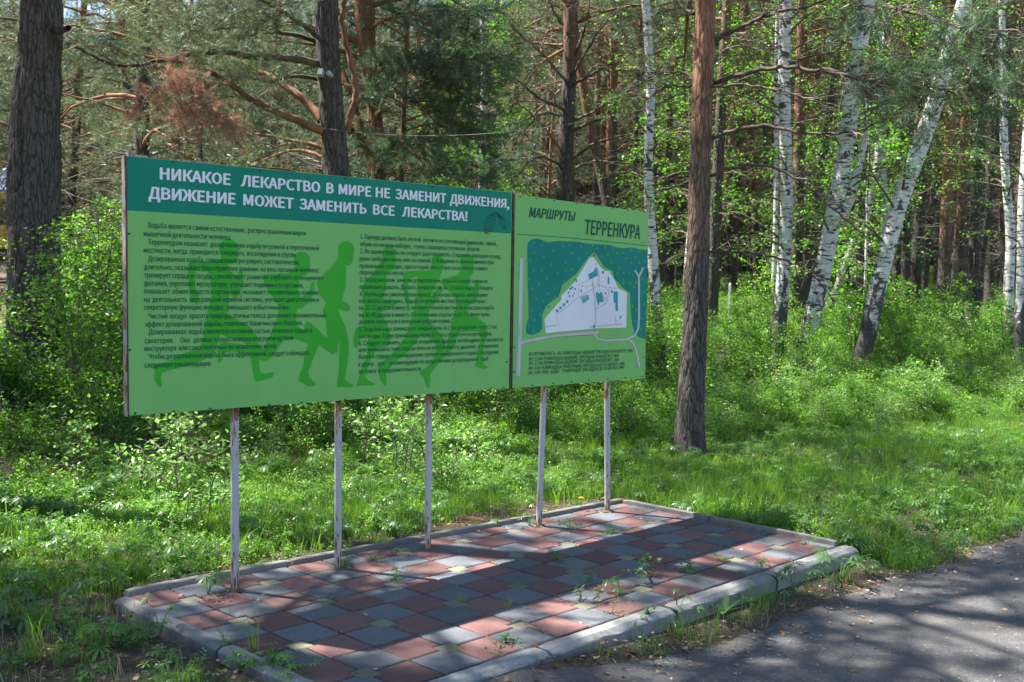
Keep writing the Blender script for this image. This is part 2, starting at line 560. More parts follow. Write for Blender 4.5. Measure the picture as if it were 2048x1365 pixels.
# ------------------------------------------------------------------ terrain
def ground_h(x, y):
    x = np.asarray(x, float); y = np.asarray(y, float)
    left = 1 - 0.7 * sstep(3.5, 12, x)
    h = 0.78 * left * sstep(2.2, 8.5, y)
    r = np.hypot(x, y)
    h = h + 0.045 * np.clip(r - 11, 0, 60) * sstep(-6, 5, y + 0.35 * x)
    base = -0.035 + 0.03 * (vnoise(x * 0.9 + 90, y * 0.9 + 90, 3) - 0.5) + 0.05 * (vnoise(x * .3 + 90, y * .3 + 90, 4) - 0.5) * sstep(1.0, 5, np.abs(y + .8))
    base = base - 0.075 * sstep(-1.6, -2.05, y) * sstep(0.3, 2.2, x) - 0.03 * sstep(-1.9, -2.2, y)
    base = base + np.where((y < -1.85) & (x < 3.9), 0.045 * np.exp(-((y + 1.93) / .11) ** 2) * sstep(2.6, .4, x), 0) + np.where((x < -.3) & (y < .6) & (y > -2.2), 0.026 * np.exp(-np.abs(x + .33) / .2), 0)
    inpad = (x > -0.33) & (x < 3.95) & (y > -1.9) & (y < 0.24)
    h = np.where(inpad, -0.09, h + base)
    return h


def gh(x, y): return float(ground_h(x, y))


def grid_axis(a, b, near, n):
    """axis with fine steps round near and coarse ones far away"""
    t = np.linspace(-1, 1, n)
    s = np.sinh(t * 4.6) / np.sinh(4.6)
    return np.where(s < 0, near + s * (near - a), near + s * (b - near))


def build_grid(name, X, Y, hf, mat):
    XX, YY = np.meshgrid(X, Y, indexing='ij')
    V = np.stack([XX, YY, hf(XX, YY)], -1).reshape(-1, 3)
    n, m = len(X), len(Y)
    i = np.arange(n - 1)[:, None] * m; j = np.arange(m - 1)[None, :]
    F = np.stack([i + j, i + m + j, i + m + j + 1, i + j + 1], -1).reshape(-1, 4)
    return link(name, np_mesh(name, V, F, mat, True))


gx = np.unique(np.concatenate([grid_axis(-160, 200, 2, 180), np.arange(-2, 7, 0.08)]))
gy = np.unique(np.concatenate([grid_axis(-160, 200, 0, 180), np.arange(-3, 3, 0.08)]))
ground = build_grid('ground', gx, gy, ground_h, GROUND)
tag(ground, kind='structure')


def road_edge(x):
    return -2.06 - 0.03 * np.clip(x - 1, 0, 8) + 0.10 * (vnoise(np.asarray(x) * 2.3 + 50, np.asarray(x) * 0 + .5, 5) - .5) + 0.07 * (vnoise(np.asarray(x) * 9 + 50, np.asarray(x) * 0 + 7.5, 6) - .5) + 0.22 * sstep(1.5, -.2, x) 


rx = np.concatenate([np.arange(-30, -2, 0.5), np.arange(-2, 8, 0.05), np.arange(8, 60, 0.5)])
rt = np.concatenate([np.array([0, .01, .03, .06]), np.linspace(.1, 1, 24)])
V = []
for x in rx:
    e = float(road_edge(x))
    for t in rt:
        y = e - 5.2 * t
        V.append((x, y, gh(x, y) + (0.006 if t > 0 else -0.02) + 0.012 * min(1, t * 12)))
V = np.array(V)
n, m = len(rx), len(rt)
i = np.arange(n - 1)[:, None] * m; j = np.arange(m - 1)[None, :]
F = np.stack([i + j, i + j + 1, i + m + j + 1, i + m + j], -1).reshape(-1, 4)
asph = link('asphalt_path', np_mesh('asphalt_path', V, F, ASPHALT, True))
tag(asph, kind='structure')

# ------------------------------------------------------------------ paved pad
pad = thing('paved_pad', 'chequered paved pad of red and grey tiles with concrete kerbs under the boards', 'paved pad', (0, 0, 0))
XL, XR, YF = -0.235, 3.845, -1.775


def yback(x): return 0.262 - 0.038 * (x - XL)


b = MB()
b.add([(XL - .02, YF - .02, -0.014), (XR + .02, YF - .02, -0.014), (XR + .02, yback(XR) + .02, -0.014), (XL - .02, yback(XL) + .02, -0.014)], [(0, 1, 2, 3)])
b.obj('bedding_sand', JOINT, pad)


def clip_poly(P):
    def cut(P, inside, inter):
        out = []
        for k in range(len(P)):
            a, c = P[k], P[(k + 1) % len(P)]
            if inside(a): out.append(a)
            if inside(a) != inside(c): out.append(inter(a, c))
        return out

    def lin(g):
        return (lambda p: g(p) >= 0), (lambda a, c: tuple(a[q] + (c[q] - a[q]) * g(a) / (g(a) - g(c)) for q in (0, 1)))
    for g in (lambda p: p[0] - XL, lambda p: XR - p[0], lambda p: p[1] - YF, lambda p: yback(p[0]) - p[1]):
        ins, it = lin(g)
        P = cut(P, ins, it)
        if len(P) < 3: return None
    return P


def poly_area(P):
    return 0.5 * sum(P[k][0] * P[(k + 1) % len(P)][1] - P[(k + 1) % len(P)][0] * P[k][1] for k in range(len(P)))


def tile_mesh(name, P, mat, ch=0.006):
    """prism of outline P (CCW) with a small chamfered rim"""
    n = len(P)
    ins = []
    for k in range(n):
        a, c, d = np.array(P[k - 1]), np.array(P[k]), np.array(P[(k + 1) % n])
        e1 = (c - a) / (np.linalg.norm(c - a) + 1e-9); e2 = (d - c) / (np.linalg.norm(d - c) + 1e-9)
        n1 = np.array([-e1[1], e1[0]]); n2 = np.array([-e2[1], e2[0]])
        ins.append(c + (n1 + n2) * ch / max(0.4, 1 + n1 @ n2))
    V = [(x, y, -0.03) for x, y in P] + [(x, y, -ch * .8) for x, y in P] + [(x, y, 0.0) for x, y in ins]
    F = [(k, (k + 1) % n, n + (k + 1) % n, n + k) for k in range(n)] + [(n + k, n + (k + 1) % n, 2 * n + (k + 1) % n, 2 * n + k) for k in range(n)]
    F.append(tuple(range(2 * n, 3 * n)))
    b = MB(); b.add(V, F)
    return b.mesh(name, mat)


T = 0.25; g = 0.0055; NQ = 0.056
cache = {}
for i in range(-1, 16):
    for j in range(-2, 8):
        x0, x1, y1, y0 = T * i, T * (i + 1), -T * j, -T * (j + 1)
        a, c, d, e = x0 + g, x1 - g, y0 + g, y1 - g
        # lattice corner with a yellow inset lies at even indices
        nx = 0 if i % 2 == 0 else 1
        ny = 1 if j % 2 == 0 else 0
        q = NQ
        corners = {(0, 0): [(a, d)], (1, 0): [(c, d)], (1, 1): [(c, e)], (0, 1): [(a, e)]}
        if (nx, ny) == (0, 0): corners[(0, 0)] = [(a, y0 + q), (x0 + q, y0 + q), (x0 + q, d)]
        if (nx, ny) == (1, 0): corners[(1, 0)] = [(x1 - q, d), (x1 - q, y0 + q), (c, y0 + q)]
        if (nx, ny) == (1, 1): corners[(1, 1)] = [(c, y1 - q), (x1 - q, y1 - q), (x1 - q, e)]
        if (nx, ny) == (0, 1): corners[(0, 1)] = [(x0 + q, e), (x0 + q, y1 - q), (a, y1 - q)]
        P = corners[(0, 0)] + corners[(1, 0)] + corners[(1, 1)] + corners[(0, 1)]
        Pc = clip_poly(P)
        if Pc is None or abs(poly_area(Pc)) < 0.004: continue
        mat = TILE_GREY if (i + j) % 2 else TILE_RED
        cx, cy_ = (x0 + x1) / 2, (y0 + y1) / 2
        full = len(Pc) == len(P) and abs(poly_area(Pc) - poly_area(P)) < 1e-6
        key = (nx, ny, mat.name) if full else None
        if key and key in cache: me = cache[key]
        else:
            me = tile_mesh('tile', [(p[0] - cx, p[1] - cy_) for p in Pc], mat)
            if key: cache[key] = me
        o = link('tile', me, pad, (cx, cy_, float(rng.normal(0, 0.0016))))
        o.rotation_euler = (float(rng.normal(0, 0.006)), float(rng.normal(0, 0.006)), float(rng.normal(0, 0.004)))
for u in range(0, 8):
    for v in range(0, 4):
        x, y = 0.5 * u, -0.5 * v
        s = NQ - 0.004
        P = clip_poly([(x - s, y - s), (x + s, y - s), (x + s, y + s), (x - s, y + s)])
        if P is None: continue
        me = tile_mesh('tile', [(p[0] - x, p[1] - y) for p in P], TILE_YEL)
        o = link('tile', me, pad, (x, y, float(rng.normal(-0.002, 0.002))))
        o.rotation_euler = (float(rng.normal(0, .01)), float(rng.normal(0, .01)), float(rng.normal(0, .02)))
        o['label'] = 'small yellowish square tile set between four large ones'


def kerb_stone(prof, axis, a, bb, pos, mat, name='kerb_stone'):
    """prof: list of (across, z); runs along axis from a to bb with worn ends"""
    nseg = max(2, int(abs(bb - a) / 0.05))
    ts = np.linspace(a + 0.004, bb - 0.004, nseg)
    V, F = [], []
    k = len(prof)
    for si, t in enumerate(ts):
        end = 0.006 if si in (0, nseg - 1) else 0
        for q, (w, z) in enumerate(prof):
            jit = rng.normal(0, 0.0014)
            ww = w + jit; zz = z + rng.normal(0, 0.0010) - (end if z > -0.05 else 0)
            V.append((t, pos + ww, zz) if axis == 'x' else (pos + ww, t, zz))
    for s in range(nseg - 1):
        for q in range(k - 1):
            f = (s * k + q, s * k + q + 1, (s + 1) * k + q + 1, (s + 1) * k + q)
            F.append(f if axis == 'y' else f[::-1])
    F.append(tuple(range(k))); F.append(tuple(range((nseg - 1) * k, nseg * k))[::-1])
    b = MB(); b.add(V, F)
    return b.obj(name, mat, pad, smooth=False)


# front kerb: broad rounded concrete stones about a metre long
front = [(0.0, -0.16), (0.0, 0.003), (-0.006, 0.007), (-0.072, 0.007), (-0.100, -0.010), (-0.106, -0.018), (-0.108, -0.16)][::-1]
for a, c in ((-0.315, 0.80), (0.812, 1.80), (1.815, 2.825), (2.84, 3.90)):
    o = kerb_stone(front, 'x', a, c, YF - 0.003 + rng.normal(0, .002), KERB)
    o.rotation_euler = (0, 0, 0)
leftp = [(0.0, -0.16), (0.0, 0.004), (-0.006, 0.008), (-0.05, 0.007), (-0.070, -0.006), (-0.076, -0.014), (-0.078, -0.16)][::-1]
for a, c in ((-1.78 + 0.01, -0.79), (-0.775, 0.262)):
    kerb_stone(leftp, 'y', a, c, XL - 0.003, KERB)
thin = [(0.0, -0.1), (0.0, 0.026), (0.006, 0.032), (0.042, 0.03), (0.05, 0.02), (0.052, -0.1)]
for k in range(4):
    a, c = XL + 1.03 * k + .003, min(XL + 1.03 * (k + 1), XR + .05)
    o = kerb_stone(thin, 'x', a, c, 0, KERB_OLD, 'edging_stone')
    o.location = (0, 0.262 + 0.004, 0)
    # follow the slightly skewed back edge
    for v in o.data.vertices: v.co.y += -0.038 * (v.co.x - XL)
for a, c in ((-1.74, -0.72), (-0.71, yback(XR) - 0.004)):
    kerb_stone(thin, 'y', a, c, XR + 0.004, KERB_OLD, 'edging_stone')
b = MB()
for x in (1.807, 2.832):   # dark tar joints between the front stones
    b.box(x - 0.006, x + 0.006, YF - 0.109, YF - 0.01, -0.15, -0.002)
    b.box(x - 0.011, x + 0.009, YF - 0.113, YF - 0.1075, -0.12, -0.03)
b.obj('tar_joint', BLACK, pad)

# ------------------------------------------------------------------ the two boards
YB = -0.0789


def on_board(px, py, off=0.0):
    d = FWD + RGT * (px - 1024) / FOC - UPV * (py - 682.5) / FOC
    t = (YB - CAM[1]) / d[1]
    p = CAM + t * d
    return np.array([p[0], YB - off, p[2]])


info = thing('information_board', 'large green information board of walking advice with a teal heading on three posts', 'information board', (1.0, 0, 0))
mapb = thing('map_board', 'green route map board with a white map area on two posts beside the large board', 'map board', (3.1, 0, 0))
INV = {}


def bobj(b_or_me, name, mat, parent, smooth=False):
    """add an object whose coordinates are world ones under parent"""
    if isinstance(b_or_me, MB): me = b_or_me.mesh(name, mat, smooth)
    else: me = b_or_me
    o = link(name, me, parent)
    o.location = -parent.location
    return o


def panel(parent, tl, bl, tr, br, depth, mat, name='panel'):
    q = [on_board(*bl), on_board(*br), on_board(*tr), on_board(*tl)]
    V = [tuple(p) for p in q] + [(p[0], p[1] + depth, p[2]) for p in q]
    b = MB(); b.add(V, [(0, 1, 2, 3), (7, 6, 5, 4), (0, 4, 5, 1), (1, 5, 6, 2), (2, 6, 7, 3), (3, 7, 4, 0)])
    bobj(b, name, mat, parent)
    return q


q1 = panel(info, (250, 312), (255, 832), (1024, 385), (1018, 777), 0.006, P_GREEN)
q2 = panel(mapb, (1028.5, 388.5), (1023.5, 777), (1297, 425), (1290, 757), 0.006, P_GREEN)


def poly_print(pts, off, name, mat, parent, world=False):
    P = [on_board(x, y, off) for x, y in pts] if not world else pts
    tri = tessellate_polygon([[Vector(p) for p in P]])
    b = MB()
    fs = []
    for t in tri:
        a, c, d = (P[i] for i in t)
        nrm = np.cross(np.array(c) - a, np.array(d) - a)
        fs.append(tuple(t) if nrm[1] < 0 else tuple(t)[::-1])
    b.add(P, fs)
    return bobj(b, name, mat, parent)


# steel frames behind the panels
for (q, par, dep) in ((q1, info, 0.03), (q2, mapb, 0.03)):
    x0, x1 = q[0][0], q[1][0]
    z0, z1 = min(q[0][2], q[1][2]), max(q[2][2], q[3][2])
    y0, y1 = YB + 0.0065, YB + dep
    for nm, bx in (('frame_bar', (x0 + .001, x0 + .03, y0, y1, z0 + .004, z1 - .004)), ('frame_bar', (x1 - .03, x1 - .001, y0, y1, z0 + .004, z1 - .004)),
                   ('frame_bar', (x0 + .031, x1 - .031, y0, y1, z0 + .004, z0 + .034)), ('frame_bar', (x0 + .031, x1 - .031, y0, y1, z1 - .05, z1 - .02))):
        b = MB(); b.box(*bx); bobj(b, nm, FRAME_M, par)
# edge strips: pale painted angle at the far left, rusty bar at the joint of the boards
def strip(p_top, p_bot, w, off, depth, mat, par, name='edge_strip'):
    a, c = on_board(*p_top), on_board(*p_bot)
    b = MB()
    V = []
    for y in (YB - off, YB + depth):
        V += [(c[0] - w, y, c[2]), (c[0], y, c[2]), (a[0], y, a[2]), (a[0] - w, y, a[2])]
    b.add(V, [(0, 1, 2, 3), (7, 6, 5, 4), (0, 4, 5, 1), (1, 5, 6, 2), (2, 6, 7, 3), (3, 7, 4, 0)])
    return bobj(b, name, mat, par)


strip((250, 311), (255, 833), 0.003, 0.002, 0.033, FRAME_M, info)
strip((252.6, 311.8), (257.6, 832), 0.006, 0.0036, 0.001, BLACK, info)
strip((1027.3, 386), (1021.6, 778), 0.010, 0.006, 0.03, RUST_M, info)
strip((1029.2, 388), (1024.0, 777), 0.005, 0.004, 0.03, BLACK, mapb)

# header band
poly_print([(251.5, 312.6), (1022.5, 385.6), (1021.9, 467.5), (252.2, 421.0)][::-1], 0.0008, 'header_band', P_TEAL, info)

# runners: outlines in enlarged-crop pixels
def ell(cx, cy, rx, ry, n=18): return [(cx + rx * math.cos(k / n * 2 * math.pi), cy + ry * math.sin(k / n * 2 * math.pi)) for k in range(n)]


C2 = lambda p: (290 + p[0] * .24178, 470 + p[1] * .24178)
C3 = lambda p: (640 + p[0] * .24178, 460 + p[1] * .24178)
RUN = [
 (C2, ell(692, 112, 80, 76), [(625,130),(765,130),(772,200),(740,235),(690,245),(700,290),(735,330),(770,330),(780,290),(812,295),(812,400),(790,480),(745,535),(715,500),(700,440),(690,560),(680,650),(760,700),(860,755),(930,840),(935,930),(942,1010),(945,1100),(955,1140),(1000,1150),(1045,1136),(1070,1146),(1055,1178),(990,1196),(930,1213),(903,1200),(895,1140),(880,1040),(855,960),(835,900),(760,865),(690,850),(625,820),(605,880),(570,985),(480,1036),(330,1090),(200,1120),(145,1140),(130,1180),(140,1240),(135,1266),(108,1250),(80,1200),(78,1075),(190,1050),(330,975),(452,940),(480,850),(500,700),(530,600),(550,500),(545,400),(520,305),(420,300),(410,360),(415,440),(445,505),(445,560),(430,582),(380,545),(362,420),(354,300),(362,226),(560,218),(632,205)]),
 (C2, ell(1298, 212, 68, 74), [(1235,210),(1240,290),(1180,318),(980,328),(985,400),(1020,460),(1070,540),(1112,600),(1090,700),(1050,800),(1000,905),(975,935),(860,915),(740,898),(640,888),(610,915),(600,1000),(605,1050),(622,1060),(640,1020),(655,975),(720,965),(860,978),(940,1030),(1000,1048),(1045,1015),(1090,950),(1150,872),(1240,860),(1350,900),(1322,990),(1310,1080),(1282,1150),(1268,1205),(1350,1252),(1395,1255),(1415,1235),(1360,1180),(1350,1130),(1400,1000),(1440,905),(1508,860),(1400,755),(1345,716),(1318,750),(1320,800),(1260,760),(1250,690),(1258,612),(1300,605),(1360,560),(1402,470),(1400,385),(1375,400),(1355,470),(1290,520),(1262,470),(1280,400),(1262,350),(1330,335),(1362,290),(1365,215)]),
 (C3, ell(216, 166, 68, 72), [(150,200),(148,240),(90,310),(30,370),(-25,432),(0,540),(52,600),(20,670),(50,761),(58,900),(0,855),(-60,840),(-15,950),(103,1031),(145,1010),(150,950),(165,910),(160,1030),(158,1180),(145,1250),(145,1303),(265,1300),(275,1285),(205,1240),(225,1100),(240,1000),(235,930),(210,800),(160,700),(155,650),(215,675),(240,670),(248,640),(218,595),(200,600),(180,580),(210,480),(215,400),(215,290),(245,295),(268,262),(280,190)]),
 (C3, ell(572, 190, 52, 56), [(515,200),(520,240),(440,360),(370,430),(350,500),(355,580),(370,640),(350,720),(360,790),(300,815),(275,900),(283,972),(303,980),(330,900),(400,870),(395,950),(390,1050),(350,1130),(330,1200),(300,1290),(455,1287),(450,1270),(385,1240),(370,1210),(400,1120),(430,1050),(470,990),(560,960),(590,900),(550,780),(510,700),(520,640),(600,640),(640,600),(630,580),(520,580),(540,480),(550,400),(560,340),(610,330),(625,280),(624,200)]),
 (C3, ell(972, 262, 50, 52), [(925,290),(910,335),(700,345),(690,400),(690,500),(705,600),(735,640),(735,560),(720,480),(740,395),(808,385),(800,520),(770,700),(740,800),(700,900),(600,1020),(500,1110),(478,1160),(505,1250),(540,1292),(550,1270),(545,1190),(600,1110),(720,1010),(810,900),(860,860),(960,940),(960,1010),(940,1080),(880,1140),(820,1180),(860,1220),(885,1300),(907,1308),(900,1250),(915,1255),(905,1200),(980,1100),(1040,970),(1020,900),(960,820),(890,750),(900,650),(950,610),(1015,500),(1000,460),(960,500),(940,560),(918,540),(960,440),(990,390),(1010,340),(1022,280)]),
 (C3, ell(1216, 258, 54, 58), [(1165,290),(1170,330),(1140,375),(1010,408),(1000,440),(1060,500),(1120,560),(1130,640),(1090,740),(1080,830),(1060,900),(1040,1000),(938,1122),(1060,1030),(1120,940),(1140,850),(1200,840),(1310,840),(1330,900),(1305,1000),(1300,1090),(1280,1122),(1320,1142),(1360,1152),(1388,1137),(1350,1110),(1345,1050),(1350,960),(1385,860),(1370,780),(1300,730),(1220,700),(1222,620),(1290,600),(1318,480),(1310,408),(1290,430),(1270,480),(1232,470),(1240,382),(1265,360),(1272,280)]),
]
for k, (cf, head, body) in enumerate(RUN):
    hp = [on_board(*cf(p), 0.0009 + 0.00022 * k) for p in head]
    bp = [on_board(*cf(p), 0.0010 + 0.00022 * k) for p in body]
    b = MB()
    for P in (hp, bp):
        fs = []
        for t in tessellate_polygon([[Vector(p) for p in P]]):
            a, c, d = (P[i] for i in t)
            fs.append(tuple(t) if np.cross(c - a, d - a)[1] < 0 else tuple(t)[::-1])
        b.add(P, fs)
    bobj(b, 'runner_silhouette', P_RUN, info)

# lettering ---------------------------------------------------------------
FONT = None
try:
    import os
    fp = os.path.join(bpy.utils.system_resource('DATAFILES', path='fonts'), 'Noto Sans CJK Regular.woff2')
    if os.path.exists(fp): FONT = bpy.data.fonts.load(fp)
except Exception:
    FONT = None


_CAPH = {}


def cap_height(bold):
    if bold not in _CAPH:
        cu = bpy.data.curves.new('m', 'FONT'); cu.body = 'Н'
        if FONT: cu.font = FONT
        cu.offset = bold
        tmp = bpy.data.objects.new('tmp', cu); COL.objects.link(tmp)
        me = bpy.data.meshes.new_from_object(tmp.evaluated_get(bpy.context.evaluated_depsgraph_get()))
        ys = [v.co.y for v in me.vertices]; _CAPH[bold] = max(ys) - min(ys)
        bpy.data.objects.remove(tmp); bpy.data.meshes.remove(me); bpy.data.curves.remove(cu)
    return _CAPH[bold]


def letters(text, p0, p1, cap, mat, parent, off=0.003, bold=0.0, shear=0.0, name='lettering'):
    """one printed line from board pixel p0 to p1 (baseline), capitals cap metres high;
    heavier strokes come from a few ink layers shifted sideways"""
    cu = bpy.data.curves.new(name, 'FONT')
    cu.body = text
    if FONT: cu.font = FONT
    cu.size = 1.0
    cu.shear = shear
    cu.resolution_u = 2
    tmp = bpy.data.objects.new('tmp', cu)
    COL.objects.link(tmp)
    dg = bpy.context.evaluated_depsgraph_get()
    me = bpy.data.meshes.new_from_object(tmp.evaluated_get(dg), depsgraph=dg)
    bpy.data.objects.remove(tmp)
    bpy.data.curves.remove(cu)
    n = len(me.vertices)
    co = np.empty(n * 3, np.float32); me.vertices.foreach_get('co', co); co = co.reshape(-1, 3)
    # each triangle of ink gets its own hair-thin height, so overlapping strokes never share a plane
    me.calc_loop_triangles()
    tr = np.empty(len(me.loop_triangles) * 3, np.int32); me.loop_triangles.foreach_get('vertices', tr); tr = tr.reshape(-1, 3)
    key = np.sort(np.round(co[tr][:, :, 0] * 9e3) * 1e5 + np.round(co[tr][:, :, 1] * 9e3), axis=1)
    tr = tr[np.unique(key, axis=0, return_index=True)[1]]
    co = co[tr].reshape(-1, 3); n = len(co)
    lift = np.repeat(rng.random(len(tr)) * 0.0001, 3)
    flip = np.cross(co[1::3] - co[0::3], co[2::3] - co[0::3])[:, 2] < 0
    fc = np.arange(n).reshape(-1, 3); fc[flip] = fc[flip][:, ::-1]
    faces = [tuple(f) for f in fc.tolist()]
    bpy.data.meshes.remove(me)
    A, B = on_board(*p0), on_board(*p1)
    xmin, xmax = co[:, 0].min(), co[:, 0].max()
    ch = cap_height(0.0)
    s = cap / ch; bold = bold * ch
    shifts = [(0, 0)] if bold == 0 else ([(-bold, 0), (bold, 0)] if bold < .03 * ch else [(-bold, 0), (0, bold * .5), (bold, 0), (0, -bold * .35)])
    b = MB()
    for k, (sx, sz) in enumerate(shifts):
        u = (co[:, 0] - xmin + bold + sx) / (xmax - xmin + 2 * bold)
        out = np.stack([A[0] + (B[0] - A[0]) * u, YB - off - k * 0.00012 - lift, A[2] + (B[2] - A[2]) * u + (co[:, 1] + sz) * s], -1)
        b.add(out, faces)
    return bobj(b, name, mat, parent)


HL = [('НИКАКОЕ', 318.7, 461), ('ЛЕКАРСТВО', 480.7, 640), ('В', 652, 667), ('МИРЕ', 676.5, 742), ('НЕ', 750.5, 780), ('ЗАМЕНИТ', 789.7, 892), ('ДВИЖЕНИЯ,', 899, 1018)]
y1f = lambda x: 358.9 + (416.3 - 358.9) * (x - 318.7) / (1013 - 318.7)
for w, a, c in HL: letters(w, (a, y1f(a)), (c, y1f(c)), 0.058, P_WHITE, info, bold=0.06, name='heading_word')
HL2 = [('ДВИЖЕНИЕ', 296, 471), ('МОЖЕТ', 485.7, 587), ('ЗАМЕНИТЬ', 598, 732.7), ('ВСЕ', 745, 789), ('ЛЕКАРСТВА!', 803, 934)]
y2f = lambda x: 399.0 + (442.4 - 399.0) * (x - 323) / (933 - 323)
for w, a, c in HL2: letters(w, (a, y2f(a)), (c, y2f(c)), 0.058, P_WHITE, info, bold=0.06, name='heading_word')
BODY = [
 ('Ходьба является самым естественным,  распространенным видом', 295.5, 456, 611, 472),
 ('мышечной деятельности человека.', 287, 473.3, 462, 480.5),
 ('Терренкуром называют  дозированную ходьбу по ровной и пересеченной', 296, 489.7, 637.5, 502),
 ('местности, когда  приходится совершать  восхождения и спуски.', 287, 506, 592.5, 515.4),
 ('Дозированная ходьба, совершаемая регулярно, систематически,', 296, 523, 598.5, 530.3),
 ('длительно, оказывает благоприятное влияние  на весь организм человека:', 287.8, 539.6, 637.5, 546),
 ('тренирует сердце и сосуды, способствует развитию  глубокого полноценного', 287.8, 556, 645.6, 561.6),
 ('дыхания, укрепляет мускулатуру,  улучшает подвижность суставов,', 287.8, 572, 606.7, 576.5),
 ('повышает  обмен веществ в организме, оказывает положительное влияние', 287.8, 588, 637.5, 590.6),
 ('на  деятельность  центральной нервной системы, улучшает двигательную и', 287.8, 604.8, 637.5, 604.6),
 ('секреторную функцию желудка,  уменьшает избыточный вес.', 287.8, 620.4, 579.6, 620),
 ('Чистый  воздух  красота природы, птичьи голоса  дополняют положительный', 296.7, 638, 651.5, 635.8),
 ('эффект дозированной ходьбы, отвлекают Ваши мысли от болезни.', 288.8, 654.5, 605, 651),
 ('Дозированная  ходьба является составной частью лечения и отдыха в', 297, 669.7, 623.5, 666),
 ('санатории.     Она   должна осуществляться под руководством', 288.8, 687.5, 586, 681),
 ('инструктора  или самостоятельно по назначению врача.', 288.8, 703, 554, 697),
 ('Чтобы дозированная ходьба  была эффективной, следует соблюдать', 297, 718.9, 618, 710.6),
 ('следующие рекомендации.', 288.8, 736.3, 422.4, 732.5),
 ('1. Одежда должна быть легкой  летом и не стесняющей движение  зимой,', 720, 478, 992.8, 492.5),
 ('обувь на низком каблуке,  голова защищена головным  убором.', 720, 493, 960, 503.4),
 ('2. Во время ходьбы не следует разговаривать. Сохранять хорошую осанку,', 719.6, 507.5, 1002, 518),
 ('руки свободно внизу или за спиной. Соблюдение осанки возможно при', 719, 522.3, 986.6, 529.5),
 ('правильной  походке, при которой  нога ставится на пятку и плавно', 719, 536.6, 974, 541.8),
 ('переносится на носок.', 719, 550, 809, 551),
 ('3. Перед началом  занятий дозированной  ходьбой следует научится', 719, 564.3, 974, 567.4),
 ('правильно дышать. Дышать лучше носом, на 2-3 шага вздох, 3-4 выдох.', 719, 578.7, 986, 580.7),
 ('4. Необходим самоконтроль пульса. До начала ходьбы  необходимо', 719, 593.5, 974.7, 594.7),
 ('посчитать свой пульс. Ходьба по ровной местности учащает пульс', 718, 607, 971.3, 607),
 ('на 10-12 ударов в минуту, по пересеченной местности и быстрая ходьба', 718, 620.4, 987, 620),
 ('на 30-40 ударов в минуту. По окончании ходьбы через 3-6 минут пульс', 718, 635, 980, 633.4),
 ('должен вернуться к исходным цифрам нормы.', 718, 648.6, 901.7, 646.4),
 ('5. Ходьбой надо заниматься  каждый день за 1 час до еды или  через 1 час', 717.7, 664, 993.6, 658),
 ('после еды. В дни приема ванн через 2-3 часа отдыха после процедуры.', 717.7, 677.6, 983.7, 672),
 ('6. Следует помнить, что при появлении одышки  необходимо остановится', 717, 692, 1005, 683.5),
 ('или уменьшить темп ходьбы пока не восстановится  дыхание,  а появление', 717, 705, 997, 696),
 ('болей в сердце, головокружения требует немедленного отдыха, обращения', 717, 719, 996, 708.5),
 ('к врачу    для     рекомендации по продолжению дозированной   одьб', 717, 734, 976.3, 722),
 ('ее темпа  и продолжительности.', 717, 748.4, 843.7, 742)]
for t, a, ya, c, yc in BODY:
    letters(t, (a, ya - 0.5), (c, yc - 0.5), 0.0275, P_INK, info, bold=0.012, name='text_line')
letters('МАРШРУТЫ', (1057.4, 434.2), (1150.4, 443), 0.066, P_INK, mapb, bold=0.036, shear=0.25, name='heading_word')
letters('ТЕРРЕНКУРА', (1169.5, 468.7), (1279.4, 478.7), 0.105, P_INK, mapb, bold=0.034, shear=0.1, name='heading_word')
for t, a, ya, c, yc in [
 ('№1 ПРОТЯЖЕННОСТЬ   КМ. РЕЖИМ ХОДЬБЫ  ЩАДЯЩИЙ ТЕМП ХОДЬБЫ 60 80 ШАГОВ В  МИН', 1057, 712.3, 1265, 704.8),
 ('№2 -1.5 КМ. РЕЖИМ ХОДЬБЫ ЩАДЯЩИЙ, ТЕМП ХОДЬБЫ 60 80 ШАГОВ В 1 МИН', 1057, 722.2, 1237.3, 714.8),
 ('№3 - 2.5 КМ. РЕЖИМ ХОДЬБЫ ЩАДЯЩИЙ. ТЕМП ХОДЬБЫ 60 80 ШАГОВ В 1  МИН', 1057, 731.2, 1238, 722.7),
 ('№4 - 4 КМ. РЕЖИМ ХОДЬБЫ ТРЕНИРУЮЩИЙ, ТЕМП ХОДЬБЫ ДО 120  ШАГОВ В 1  МИН', 1056.7, 740.7, 1249, 730.4),
 ('№5   6 КМ. РЕЖИ    ХОДЬБ     ТРЕНИРУЮЩИЙ, ТЕМП ХОДЬБЫ  ДО 130 ШАГОВ В 1 МИН', 1056.5, 750, 1248, 737.8)]:
    letters(t, (a, ya), (c, yc), 0.025, P_INK, mapb, bold=0.008, shear=0.25, name='text_line')

